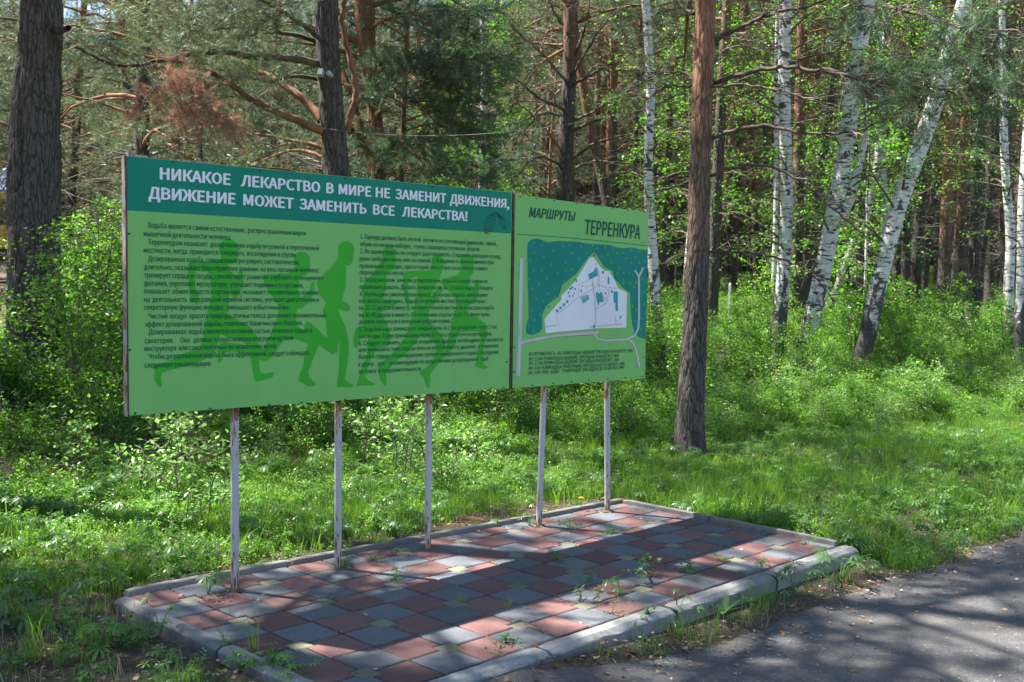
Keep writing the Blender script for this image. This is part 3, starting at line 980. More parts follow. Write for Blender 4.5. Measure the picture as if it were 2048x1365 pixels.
# pine cones drawn at the end of the heading
def cone(cx, cy, w, h, ang, rows):
    b = MB()
    ca, sa = math.cos(ang), math.sin(ang)
    for r in range(rows):
        t = (r + .5) / rows
        half = w * math.sin(math.pi * (0.12 + 0.8 * t)) * (1.05 - .2 * t)
        nn = 4 if r % 2 else 3
        for k in range(nn):
            u = ((k + .5) / nn * 2 - 1) * half
            yy = (t - .5) * h * 2
            s = w / nn * 1.15; hh = h / rows * 1.35
            for dx in ((-.9, -.9, 0.2), (0.9, .9, -.1)):
                pts = []
                for (qx, qy) in ((u + dx[0] * s, yy - hh * .5), (u + dx[0] * s * .25, yy + hh * .2), (u, yy + hh * .85), (u + dx[0] * s * .05, yy + hh * .1)):
                    pts.append(on_board(cx + qx * ca - qy * sa, cy + qx * sa + qy * ca, 0.0022))
                a, c, d = pts[0], pts[1], pts[2]
                b.add(pts, [(0, 1, 2, 3)] if np.cross(c - a, d - a)[1] < 0 else [(3, 2, 1, 0)])
    return bobj(b, 'pine_cone_print', P_DEEP, info)


cone(979, 449, 13, 21, 0.33, 7)
cone(1004.5, 444.5, 8.5, 14, -0.28, 6)
for pts in ([(983, 428), (988, 424), (995, 427), (999, 434)], [(984, 431), (990, 428), (996, 432), (998, 438)], [(999, 431), (1003, 436), (1004, 440)]):
    P = [np.array(p) for p in pts]
    V = []
    for k, p in enumerate(P):
        d = P[min(k + 1, len(P) - 1)] - P[max(k - 1, 0)]; d = np.array([-d[1], d[0]]) / np.hypot(*d) * .55
        V += [on_board(*(p + d), .0026), on_board(*(p - d), .0026)]
    b = MB(); b.add(V, [(2 * k, 2 * k + 2, 2 * k + 3, 2 * k + 1) for k in range(len(P) - 1)]); bobj(b, 'cone_stem_print', P_DEEP, info)

# the map print ------------------------------------------------------------
C5 = lambda p: (1020 + p[0] * .14654, 380 + p[1] * .14654)
C6 = lambda p: (1020 + p[0] * .1612, 560 + p[1] * .1612)
def ribbon(pts, cf, w, off, name, mat, par=mapb):
    P = [np.array(cf(p)) for p in pts]
    b = MB(); Vs = []
    for k, p in enumerate(P):
        d = P[min(k + 1, len(P) - 1)] - P[max(k - 1, 0)]
        d = d / (np.linalg.norm(d) + 1e-9); nn = np.array([-d[1], d[0]]) * w / 2
        Vs += [on_board(*(p + nn), off), on_board(*(p - nn), off)]
    fs = []
    for k in range(len(P) - 1):
        f = (2 * k, 2 * k + 1, 2 * k + 3, 2 * k + 2)
        a, c, d = (Vs[q] for q in f[:3])
        fs.append(f if np.cross(c - a, d - a)[1] < 0 else f[::-1])
    b.add(Vs, fs)
    return bobj(b, name, mat, par)


ribbon([(95, 607), (600, 640), (1100, 684), (1885, 765)], C5, 1.6, 0.0008, 'rule_line', P_TEAL)
FOR = [C5(p) for p in [(235, 830), (243, 720), (290, 680), (370, 663), (430, 680), (500, 716), (560, 712), (650, 697), (800, 705), (950, 712), (1050, 735), (1200, 745), (1350, 750), (1450, 785), (1550, 797), (1650, 785), (1760, 810), (1875, 825)]] + \
      [C6(p) for p in [(1700, 200), (1690, 500), (1680, 738), (1600, 715), (1545, 660), (1510, 520), (1495, 330), (1490, 170), (1400, 100), (1300, -20)]] + \
      [C5(p) for p in [(1470, 1270), (1400, 1110), (1290, 1060), (1180, 890), (1143, 850), (1060, 930), (900, 1150), (700, 1310)]] + \
      [C6(p) for p in [(640, 95), (600, 210), (460, 310), (400, 420), (400, 600), (370, 650), (270, 685), (200, 665), (195, 600), (230, 470), (228, 250), (218, 60)]]
poly_print(FOR, 0.0007, 'map_forest', P_FOREST, mapb)
WH = [C5(p) for p in [(1085, 928), (1143, 925), (1230, 1050), (1290, 1105), (1350, 1110), (1430, 1240)]] + \
     [C6(p) for p in [(1340, 105), (1450, 155), (1440, 595), (1110, 600), (830, 625), (600, 645), (442, 665), (425, 485), (640, 240), (630, 205), (700, 130), (800, 25)]]
poly_print(WH, 0.0012, 'map_grounds', P_WHITE, mapb)
ribbon([(158, 935), (150, 1365)], C5, 6.3, 0.0011, 'map_road', P_ROAD)
ribbon([(135, 0), (125, 500), (112, 900), (100, 1193)], C6, 7.0, 0.0014, 'map_road', P_ROAD)
ribbon([(135, 780), (300, 745), (500, 705), (700, 680), (900, 665), (1100, 655)], C6, 5.5, 0.0017, 'map_road', P_PATH)
ribbon([(1050, 680), (1090, 735), (1200, 752), (1330, 742), (1450, 738), (1550, 690), (1590, 600), (1600, 450), (1598, 0)], C6, 3.6, 0.0018, 'map_road', P_ROAD)
ribbon([(1757, 1365), (1755, 1180), (1700, 1095)], C5, 3.2, 0.0019, 'map_road', P_ROAD)
ribbon([(1757, 1190), (1815, 1060)], C5, 3.2, 0.0021, 'map_road', P_ROAD)
ribbon([(1470, 735), (1530, 790), (1570, 900), (1605, 1085)], C6, 3.6, 0.002, 'map_road', P_ROAD)
poly_print([C6(p) for p in [(1572, 1050), (1590, 1050), (1592, 1085), (1570, 1085)]], 0.0023, 'map_pool', P_BLUE, mapb)
for pts, w in (([(575, 440), (700, 340), (840, 225), (1020, 115), (1100, 70)], 1.6), ([(1020, 10), (1045, 200), (1060, 400), (1055, 600)], 2.2), ([(830, 75), (1000, -10), (1090, -60)], 1.4),
               ([(850, 90), (840, 210)], 1.2), ([(1060, 365), (1190, 290), (1230, 150), (1180, 90), (1100, 60)], 2.0), ([(1095, 40), (1120, 160), (1190, 250)], 1.4), ([(930, 60), (940, 92), (1100, 42)], 1.2),
               ([(1080, 575), (1380, 550)], 2.4), ([(1310, 455), (1312, 550)], 1.8), ([(1225, 100), (1330, 105)], 2.0), ([(1020, 0), (1010, -60)], 1.5), ([(1105, 30), (1090, -120), (1060, -170)], 2.4), ([(575, 440), (625, 640)], 0.5)):
    ribbon(pts, C6, w, 0.0022, 'map_path', P_PATH)
for k, pts in enumerate(([(440, 700), (700, 672), (900, 655), (1040, 650), (1055, 600)], [(1080, 725), (1200, 738), (1330, 722), (1450, 728)], [(160, 780), (400, 735), (640, 703), (900, 690), (1030, 680)])):
    for q in range(len(pts) - 1):   # dashed route
        A_, B_ = np.array(pts[q], float), np.array(pts[q + 1], float)
        nd = int(np.linalg.norm(B_ - A_) / 14)
        for s in range(nd):
            a_ = A_ + (B_ - A_) * (s / nd); c_ = A_ + (B_ - A_) * ((s + .45) / nd)
            ribbon([tuple(a_), tuple(c_)], C6, 0.9, 0.0026 + 0.00002 * q, 'route_dash', P_RED if k < 2 else P_INK)
BL = [[(1065, 155), (1090, 150), (1095, 170), (1120, 165), (1118, 155), (1140, 150), (1160, 270), (1130, 280), (1115, 270), (1100, 290), (1105, 308), (1088, 315), (1065, 210)],
      [(1283, 145), (1335, 145), (1335, 385), (1308, 385), (1306, 285), (1283, 280)], [(1210, -30), (1230, -30), (1230, 50), (1210, 50)],
      [(1250, 130), (1272, 128), (1272, 165), (1250, 165)], [(1358, 447), (1376, 447), (1376, 478), (1358, 478)], [(1028, 562), (1050, 562), (1050, 600), (1028, 600)],
      [(565, 372), (590, 365), (600, 400), (572, 410)], [(608, 335), (632, 330), (638, 362), (614, 370)], [(650, 295), (676, 288), (682, 325), (655, 332)], [(693, 258), (715, 250), (722, 285), (698, 292)],
      [(732, 105), (775, 80), (785, 100), (740, 132)], [(712, 150), (730, 145), (733, 172), (715, 178)], [(795, 105), (812, 100), (814, 125), (798, 130)], [(882, 72), (902, 68), (897, 95)], [(870, 125), (888, 122), (888, 148), (872, 150)],
      [(785, 160), (798, 155), (800, 180), (786, 184)], [(765, 190), (780, 188), (782, 212), (767, 216)], [(726, 192), (742, 190), (744, 216), (728, 220)], [(800, -5), (815, -25), (832, 10), (825, 35)]]
for P in BL: poly_print([C6(p) for p in P], 0.003, 'map_building', P_BUILD, mapb)
poly_print([C6(p) for p in [(870, 215), (970, 180), (980, 245), (905, 295), (890, 262)]], 0.0029, 'map_garden', mat_print('map_pale_teal', (0.2, 0.5, 0.5)), mapb)
for P in ([(885, 245), (975, 200), (975, 212), (888, 256)], [(895, 270), (978, 226), (978, 238), (900, 280)]):
    poly_print([C6(p) for p in P], 0.0032, 'map_building', P_BUILD, mapb)
poly_print([C5(p) for p in [(1065, 1155), (1150, 1105), (1150, 1080), (1180, 1068), (1195, 1160), (1180, 1180), (1080, 1222)]], 0.003, 'map_building', P_BUILD, mapb)
for cx, cy, r, m_ in ((1147, 893, 11, P_RED), (1268, 1128, 11, P_RED), (1172, 1014, 6, P_BLUE)):
    poly_print([C5(p) for p in ell(cx, cy, r, r * 1.9, 10)], 0.0028, 'map_marker', m_, mapb)
poly_print([C6(p) for p in ell(1183, 168, 10, 16, 10)], 0.0031, 'map_marker', mat_print('map_violet', (0.2, 0.12, 0.4)), mapb)
dots5 = [(330, 725), (435, 755), (325, 860), (580, 835), (725, 765), (812, 752), (845, 863), (973, 772), (1130, 757), (1190, 797), (1297, 790), (1400, 790), (458, 922), (272, 970), (560, 1018), (757, 990), (945, 945), (1055, 860), (1243, 910), (1335, 885), (1463, 867), (1538, 863), (1655, 822), (1773, 835), (1583, 935), (1708, 915), (1378, 988), (1650, 1000), (1765, 998), (1833, 980), (322, 1097), (433, 1098), (645, 1143), (757, 1112), (847, 1083), (1485, 1063), (1545, 1137), (1625, 1125), (1800, 1208), (500, 1205), (262, 1220), (393, 1283), (735, 1250), (1545, 1240), (1720, 1265), (1635, 1275), (605, 1340), (300, 1350), (1468, 1138)]
dots6 = [(465, 172), (327, 235), (408, 270), (560, 215), (275, 378), (368, 430), (300, 505), (230, 572), (292, 632), (480, 330), (1405, 40), (1515, 325), (1570, 372), (1635, 480), (1550, 520), (1620, 610), (1660, 158), (1540, 90), (1660, 300)]
b = MB()
for cf, ds in ((C5, dots5), (C6, dots6)):
    for (x, y) in ds:
        P = [on_board(*cf(p), 0.0013) for p in ell(x, y, 13, 20, 8)]
        a, c, d = P[0], P[1], P[2]
        b.add(P, [tuple(range(8))] if np.cross(c - a, d - a)[1] < 0 else [tuple(range(8))[::-1]])
bobj(b, 'map_tree_dots', P_DOT, mapb)
letters('автостоянка  П', (1091.5, 655), (1112, 652), 0.008, P_INK, mapb, off=0.0034, name='map_caption')
letters('КПП', (1180, 655.5), (1185, 655), 0.009, P_INK, mapb, off=0.0034, name='map_caption')
# road name runs up the grey road at the left of the map
o = letters('трасса', (1036, 660), (1051, 660), 0.010, P_INK, mapb, off=0.004, name='map_caption')
me = o.data
c0 = on_board(1038.2, 673); co = np.array([v.co[:] for v in me.vertices]); b0 = on_board(1036, 660)
new = np.stack([c0[0] - (co[:, 2] - b0[2]) + .004, co[:, 1], c0[2] + (co[:, 0] - b0[0])], -1)
me.vertices.foreach_set('co', new.astype(np.float32).ravel()); me.update()

# screws along the panel edges
def screw_mesh():
    V, F = tube([(0, 0, 0), (0, -0.0025, 0), (0, -0.004, 0)], [0.0055, 0.0055, 0.002], 8)
    b = MB(); b.add(V, F.tolist() + [tuple(range(16, 24))]); return b.mesh('screw', BLACK)


SCREW = screw_mesh()
for par, pts in ((mapb, [(1040, 393), (1073, 397.5), (1108, 401.5), (1152, 407), (1190, 412), (1225, 416.5), (1255.5, 420.5), (1287, 424), (1028, 695), (1027, 744), (1064.5, 770), (1106, 767), (1143, 764), (1177, 761.5), (1215, 758.3), (1250.5, 756), (1284, 753.3), (1287, 715)]),
                 (info, [(347, 822.5), (420, 817.5), (538, 809.5), (603, 805), (690, 799), (765, 794), (905, 783.5), (981, 777.5), (1007, 775.5), (270, 827), (1012.6, 724), (258, 468), (259, 700), (345, 324), (520, 341), (690, 357), (865, 374)])):
    for p in pts:
        q = on_board(*p, 0.003)
        link('screw', SCREW, par, tuple(q - np.array(par.location)))

# posts
YP = -0.0189
def on_plane(px, py, y):
    d = FWD + RGT * (px - 1024) / FOC - UPV * (py - 682.5) / FOC
    return CAM + d * (y - CAM[1]) / d[1]


def pipe(par, top, bot, r):
    a, c = on_plane(*top, YP), on_plane(*bot, YP)
    c = c + (c - a) * 0.06
    up = a + (a - c) / np.linalg.norm(a - c) * 0.9
    pts = np.array([c + (up - c) * t for t in np.linspace(0, 1, 14)])
    base = np.array([c[0], c[1], 0.0])
    V, F = tube(pts - base, r, 16)
    o = link('post', np_mesh('post', V, F, POST_M, True), par, tuple(base - np.array(par.location)))
    return o


def collar(par, px, py):
    c = on_plane(px, py, YP); rr = np.random.default_rng(int(px))
    V = [(0, 0, .012)]
    for ring, (ra, z) in enumerate(((.032, .011), (.05, .001))):
        V += [(math.cos(a) * ra * rr.uniform(.8, 1.25), math.sin(a) * ra * rr.uniform(.8, 1.25), z) for a in np.linspace(0, 2 * math.pi, 15)[:-1]]
    F = [(0, 1 + k, 1 + (k + 1) % 14) for k in range(14)] + [(1 + k, 15 + k, 15 + (k + 1) % 14, 1 + (k + 1) % 14) for k in range(14)]
    b = MB(); b.add(V, F); o = b.obj('soil_collar', JOINT, par); o.location = (c[0] - par.location[0], YP, 0)


for par_, px_, py_ in ((info, 470, 1176), (info, 676, 1134), (info, 855.5, 1099), (mapb, 1077.5, 1053), (mapb, 1215, 1024)): collar(par_, px_, py_)
pipe(info, (469.5, 822), (470, 1174), 0.0222)
pipe(info, (676.5, 806), (676, 1134), 0.0215)
pipe(info, (858, 793), (855.5, 1099), 0.0218)
pipe(mapb, (1088, 774), (1077.5, 1053), 0.0215)
pipe(mapb, (1214, 765), (1215, 1024), 0.0225)

# ------------------------------------------------------------------ vegetation prototypes
def diamond(l, w, fold=0.0):
    """one leaf: four corner points, folded a little along the midrib"""
    V = np.array([(0, 0, 0), (l * .45, w / 2, fold), (l, 0, -fold * .5), (l * .45, -w / 2, fold)])
    return V, np.array([[0, 1, 2], [0, 2, 3]])


def rand_dir(n, r, up=0.0):
    d = r.normal(size=(n, 3)); d[:, 2] += up
    return d / np.linalg.norm(d, axis=1, keepdims=True)


def needle_spray(seed, n=46, ln=0.085, w=0.0055, length=0.26):
    r = np.random.default_rng(seed)
    t = r.random(n) ** 0.8
    base = np.stack([t * length, np.zeros(n), np.zeros(n)], -1)
    phi = r.random(n) * 2 * np.pi; ang = np.radians(r.uniform(25, 62, n))
    D = np.stack([np.cos(ang), np.sin(ang) * np.cos(phi), np.sin(ang) * np.sin(phi)], -1)
    side = np.cross(D, rand_dir(n, r)); side /= np.linalg.norm(side, axis=1, keepdims=True)
    le = ln * r.uniform(.7, 1.15, n)[:, None]
    V = np.stack([base - side * w / 2, base + side * w / 2, base + D * le + side * w * .2], 1).reshape(-1, 3)
    F = np.arange(n * 3).reshape(-1, 3)
    return V, F


SPRAY_NEAR = needle_spray(1, 46, 0.085, 0.0055)
SPRAY_FAR = needle_spray(2, 26, 0.13, 0.013, 0.34)


def limb_path(start, az, length, rise, droop, r, n=7, wob=0.12):
    t = np.linspace(0, 1, n)
    d = np.array([math.cos(az), math.sin(az), 0])
    sd = np.array([-d[1], d[0], 0])
    w1 = np.cumsum(r.normal(0, wob, n)) * length / n * 1.6; w2 = np.cumsum(r.normal(0, wob, n)) * length / n * 1.4
    P = np.asarray(start)[None] + d[None] * (t * length)[:, None] + sd[None] * (w1 * t)[:, None]
    P[:, 2] += rise * length * t - droop * length * t ** 2 + w2 * t
    return P


def crown_parts(trunk_at, r, h0, h1, rad, nl, spray, dens=1.0, droop=.35, az_bias=None, twig_keep=0.5, prof=None, low_az=None, skew=1.0):
    """limbs, twigs and needle sprays of a pine between heights h0 and h1"""
    wood, twigs = Soup(), Soup()
    LL, DD, SS = [], [], []
    for k in range(nl):
        f = ((k + r.random()) / nl) ** skew
        h = h0 + (h1 - h0) * f
        pr = prof(f) if prof else (0.75 + 0.25 * math.sin(f * 3)) * (1 - 0.72 * f ** 2.2)
        ln = rad * pr * r.uniform(.6, 1.12)
        az = r.random() * 2 * math.pi
        p0, tr = trunk_at(h)
        path = limb_path(p0, az, ln, r.uniform(.05, .45) + .4 * f, r.uniform(.1, droop * 1.6), r)
        rr = np.linspace(min(tr * .45, .012 + ln * .016), .006, len(path))
        wood.add(*tube(path, rr, 5))
        ns = max(3, int(ln * 5.5 * dens))
        for s in range(ns):
            t = 0.22 + 0.78 * (s + r.random()) / ns
            q = t * (len(path) - 1); i0 = min(int(q), len(path) - 2); b0 = path[i0] + (path[i0 + 1] - path[i0]) * (q - i0)
            d = path[i0 + 1] - path[i0]; d /= np.linalg.norm(d)
            sa = az + r.choice([-1, 1]) * r.uniform(.4, 1.25)
            tl = r.uniform(.3, .85) * (1.15 - .6 * t) * min(1.3, .5 + ln * .3)
            tp = limb_path(b0, sa, tl, r.uniform(-.1, .35), r.uniform(0, .4), r, 4, .2)
            twigs.add(*tube(tp, np.linspace(.007, .0025, 4), 3))
            m = max(3, int(tl * 11 * dens))
            tt = r.uniform(.25, 1.0, m) * 3
            ii = np.minimum(tt.astype(int), 2)
            pos = tp[ii] + (tp[ii + 1] - tp[ii]) * (tt - ii)[:, None]
            dd = (tp[ii + 1] - tp[ii]); dd /= np.linalg.norm(dd, axis=1, keepdims=True)
            dd = dd + r.normal(0, .55, (m, 3)) + np.array([0, 0, .12])
            LL.append(pos); DD.append(dd); SS.append(r.uniform(.7, 1.2, m))
    LL, DD, SS = np.concatenate(LL), np.concatenate(DD), np.concatenate(SS)
    V, F = spread(spray[0], spray[1], LL, frames(DD, r.random(len(LL)) * 6.28), SS)
    return wood, twigs, (V, F)


def straight_trunk(H, r0, r, lean=.02, wob=.05, n=14):
    t = np.linspace(0, 1, n)
    lx, ly = r.normal(0, lean, 2)
    P = np.stack([lx * H * t + np.cumsum(r.normal(0, wob, n)) * t * .4, ly * H * t + np.cumsum(r.normal(0, wob, n)) * t * .4, H * t], -1)
    P[0, 2] = -0.3
    R = r0 * (1 - .8 * t ** 1.2); R[0] *= 1.25
    def at_h(h):
        q = np.clip(h / H, 0, .999) * (n - 1); i = int(q); return P[i] + (P[i + 1] - P[i]) * (q - i), R[i] + (R[i + 1] - R[i]) * (q - i)
    return P, R, at_h


def dead_branches(at_h, r, h0, h1, n, lmax, soup):
    for k in range(n):
        h = r.uniform(h0, h1); p, tr = at_h(h)
        az = r.random() * 6.283; ln = r.uniform(.25, 1) * lmax
        path = limb_path(p, az, ln, r.uniform(-.25, .4), r.uniform(-.1, .35), r, 6, .2)
        soup.add(*tube(path, np.linspace(.006 + ln * .006, .002, 6), 4))
        for s in range(int(ln * 3) + 1):
            t = r.uniform(.3, .95) * 5; i = min(int(t), 4)
            b0 = path[i] + (path[i + 1] - path[i]) * (t - i)
            tp = limb_path(b0, az + r.choice([-1, 1]) * r.uniform(.3, 1.2), r.uniform(.15, .5) * min(1, ln), r.uniform(-.3, .3), r.uniform(0, .5), r, 4, .25)
            soup.add(*tube(tp, np.linspace(.005, .0015, 4), 4))


def solid_limbs(soup, name, mat): return soup.mesh(name, mat, True)


def make_pine_proto(seed, H, r0, h0, rad, nl, spray=SPRAY_FAR, dens=.8, needle=NEEDLE, dead=26, dead0=2.0, droop=.35, deadlen=1.6):
    r = np.random.default_rng(seed)
    P, R, ah = straight_trunk(H, r0, r)
    out = []
    out.append(('trunk', np_mesh('trunk', *tube(P, R, 12), PINE if seed % 3 == 0 else PINE_MID, True)))
    wood, twigs, (V, F) = crown_parts(ah, r, h0, H * .985, rad, nl, spray, dens, droop)
    out.append(('limbs', wood.mesh('limbs', LIMB, True)))
    dead_branches(ah, r, dead0, h0 + 1.0, max(dead, 2), deadlen, twigs2 := Soup())
    twigs2.add(np.concatenate(wood.V)[:1] * 0, np.zeros((0, 4), int))
    out.append(('dead_branches', twigs2.mesh('dead_branches', DEADWOOD, True)))
    # twigs join the crown so the needles hang on wood
    tw = twigs.mesh('twigs', TWIG, False)
    out.append(('twigs', tw))
    out.append(('crown', np_mesh('crown', V, F, needle)))
    return out


def twig_leaves(path_list, r, leaf, per=9, spreadr=.05, up=.2):
    PV, PF = leaf
    LL, DD, SS = [], [], []
    for tp in path_list:
        n = len(tp)
        ln = np.linalg.norm(tp[-1] - tp[0])
        m = max(2, int(ln * per))
        tt = r.uniform(.1, 1, m) * (n - 1); ii = np.minimum(tt.astype(int), n - 2)
        pos = tp[ii] + (tp[ii + 1] - tp[ii]) * (tt - ii)[:, None] + r.normal(0, spreadr, (m, 3))
        LL.append(pos); DD.append(rand_dir(m, r, 0) * [1, 1, .55] + [0, 0, up]); SS.append(r.uniform(.6, 1.2, m))
    LL, DD, SS = np.concatenate(LL), np.concatenate(DD), np.concatenate(SS)
    return spread(PV, PF, LL, frames(DD, r.normal(0, .7, len(LL))), SS)


def birch_crown(at_h, r, h0, h1, n, lmax, leaf, per=26, hang=.5, prof=None):
    wood = Soup(); paths = []
    for k in range(n):
        f = (k + r.random()) / n
        h = h0 + (h1 - h0) * f
        p, tr = at_h(h)
        az = r.random() * 6.283
        ln = lmax * r.uniform(.45, 1.0) * (1 - .6 * f ** 2) * (prof(f) if prof else 1)
        path = limb_path(p, az, ln, r.uniform(.3, .9), r.uniform(.2, .6), r, 6, .15)
        wood.add(*tube(path, np.linspace(min(tr * .4, .01 + ln * .01), .003, 6), 4))
        for s in range(int(3 + ln * 5)):
            t = r.uniform(.25, 1) * 5; i = min(int(t), 4)
            b0 = path[i] + (path[i + 1] - path[i]) * (t - i)
            tp = limb_path(b0, az + r.uniform(-1.6, 1.6), r.uniform(.25, .7), r.uniform(-.1, .3), r.uniform(.2, 1.0) * hang * 1.6, r, 4, .2)
            wood.add(*tube(tp, np.linspace(.004, .0015, 4), 3) if False else tube(tp, np.linspace(.005, .0015, 4), 4))
            paths.append(tp)
    V, F = twig_leaves(paths, r, leaf, per, .06, -.15)
    return wood, (V, F)


def make_shrub_proto(seed, h, nst, leaf, mat, per=38, spreadw=.45, leafspread=.035):
    r = np.random.default_rng(seed)
    wood = Soup(); paths = []
    for k in range(nst):
        az = r.random() * 6.283
        hh = h * r.uniform(.55, 1.0)
        b0 = np.array([r.normal(0, .1), r.normal(0, .1), -.03])
        n = 6; t = np.linspace(0, 1, n)
        st = b0[None] + np.stack([math.cos(az) * spreadw * h * t ** 1.3 * r.uniform(.3, 1), math.sin(az) * spreadw * h * t ** 1.3 * r.uniform(.3, 1), hh * t], -1) + np.cumsum(r.normal(0, .02, (n, 3)), 0)
        wood.add(*tube(st, np.linspace(.006 + .003 * h, .002, n), 4))
        for s in range(int(5 + hh * 8)):
            q = r.uniform(.18, 1) * (n - 1); i = min(int(q), n - 2)
            b1 = st[i] + (st[i + 1] - st[i]) * (q - i)
            tp = limb_path(b1, r.random() * 6.283, r.uniform(.12, .38) * min(1.2, .5 + h * .4) * min(1, .12 + h * 1.3), r.uniform(.1, .8), r.uniform(0, .5), r, 4, .15)
            wood.add(*tube(tp, np.linspace(.003, .001, 4), 4))
            paths.append(tp)
        paths.append(st[3:])
    V, F = twig_leaves(paths, r, leaf, per, leafspread, .15)
    return [('stems', wood.mesh('stems', TWIG, False)), ('foliage', np_mesh('foliage', V, F, mat))]


def copy_thing(parts, name, label, cat, loc, rz=0.0, s=1.0, group=None, tilt=(0, 0)):
    t = thing(name, label, cat, loc, rz, group)
    t.rotation_euler = (tilt[0], tilt[1], rz)
    t.scale = (s, s, s)
    for nm, me in parts:
        link(nm, me, t)
    return t


# visibility helper used only to lay out the forest sensibly
def project(p):
    d = np.asarray(p) - CAM
    z = d @ FWD
    return 1024 + FOC * (d @ RGT) / z, 682.5 - FOC * (d @ UPV) / z, z


# ------------------------------------------------------------------ named trees of the photograph
def traced_trunk(pts, widths, depth, top_h, ns=24, rows=70, mat=PINE, rough=0.0, seed=0, base_extra=0.35, end_r=.35):
    """trunk through photo points at a depth; returns object mesh, base location and an at_height function"""
    P = np.array([at(x, y, depth if not isinstance(depth, (list, tuple)) else depth[k]) for k, (x, y) in enumerate(pts)])
    W = np.array(widths, float) / FOC * (depth if not isinstance(depth, (list, tuple)) else np.array(depth)) / 2
    o = np.argsort(P[:, 2]); P, W = P[o], W[o]
    base = P[0].copy(); base[2] = gh(base[0], base[1])
    # extend to ground and up
    d0 = (P[1] - P[0]) / (P[1][2] - P[0][2])
    foot = P[0] + d0 * (base[2] - base_extra - P[0][2])
    base = P[0] + d0 * (base[2] - P[0][2])
    top = P[-1] + (P[-1] - P[-2]) / np.linalg.norm(P[-1] - P[-2]) * max(.1, top_h - P[-1][2])
    Q = np.vstack([foot, P, top]); WW = np.concatenate([[W[0] * 1.15], W, [W[-1] * end_r]])
    s = np.concatenate([[0], np.cumsum(np.linalg.norm(np.diff(Q, axis=0), axis=1))])
    tt = np.linspace(0, s[-1], rows)
    C = np.stack([np.interp(tt, s, Q[:, k]) for k in range(3)], -1)
    for _ in range(3): C[1:-1] = (C[:-2] + 2 * C[1:-1] + C[2:]) / 4
    R = np.interp(tt, s, WW)
    zb = C[:, 2] - base[2]
    R = R * (1 + .22 * np.exp(-np.clip(zb, 0, 9) / .22))
    V, F = tube(C - base, R, ns)
    if rough > 0:
        Vg = V.reshape(rows, ns, 3)
        th = np.arange(ns) / ns
        U, S = np.meshgrid(th, tt)
        n1 = vnoise(U * 14 + 1.3 * np.sin(S * 1.7), S * 3.2, seed + 1, 14)
        n2 = vnoise(U * 30, S * 8.5, seed + 2, 30)
        n3 = vnoise(U * 5, S * 1.1, seed + 3, 5)
        rid = 1 - np.abs(2 * n1 - 1) * 1.0
        rid2 = 1 - np.abs(2 * n2 - 1)
        dsp = -rough * (rid ** 5 * 1.0 + rid2 ** 6 * .45) + rough * .5 * (n2 - .5) + rough * 1.1 * (n3 - .5)
        nrm = Vg - (C - base)[:, None, :]
        nrm /= np.linalg.norm(nrm, axis=2, keepdims=True)
        V = (Vg + nrm * dsp[..., None]).reshape(-1, 3)
    me = np_mesh('trunk', V, F, mat, True)
    Crel = C - base
    def at_h(h):
        k = int(np.clip(np.searchsorted(Crel[:, 2], h), 1, rows - 1)); a, c = Crel[k - 1], Crel[k]
        f = np.clip((h - a[2]) / max(1e-6, c[2] - a[2]), 0, 1); return a + (c - a) * f, R[k]
    return me, base, at_h


def traced_limb(pts, depths, w0, w1, base, tree, mat=LIMB, name='limb', ns=9):
    P = np.array([at(x, y, d) for (x, y), d in zip(pts, np.linspace(depths[0], depths[1], len(pts)))])
    s = np.concatenate([[0], np.cumsum(np.linalg.norm(np.diff(P, axis=0), axis=1))])
    tt = np.linspace(0, s[-1], max(8, len(pts) * 4))
    C = np.stack([np.interp(tt, s, P[:, k]) for k in range(3)], -1)
    for _ in range(2): C[1:-1] = (C[:-2] + 2 * C[1:-1] + C[2:]) / 4
    C = C + rng.normal(0, .008, C.shape)
    V, F = tube(C - base, np.linspace(w0, w1, len(C)), ns)
    link(name, np_mesh(name, V, F, mat, True), tree)
    return C


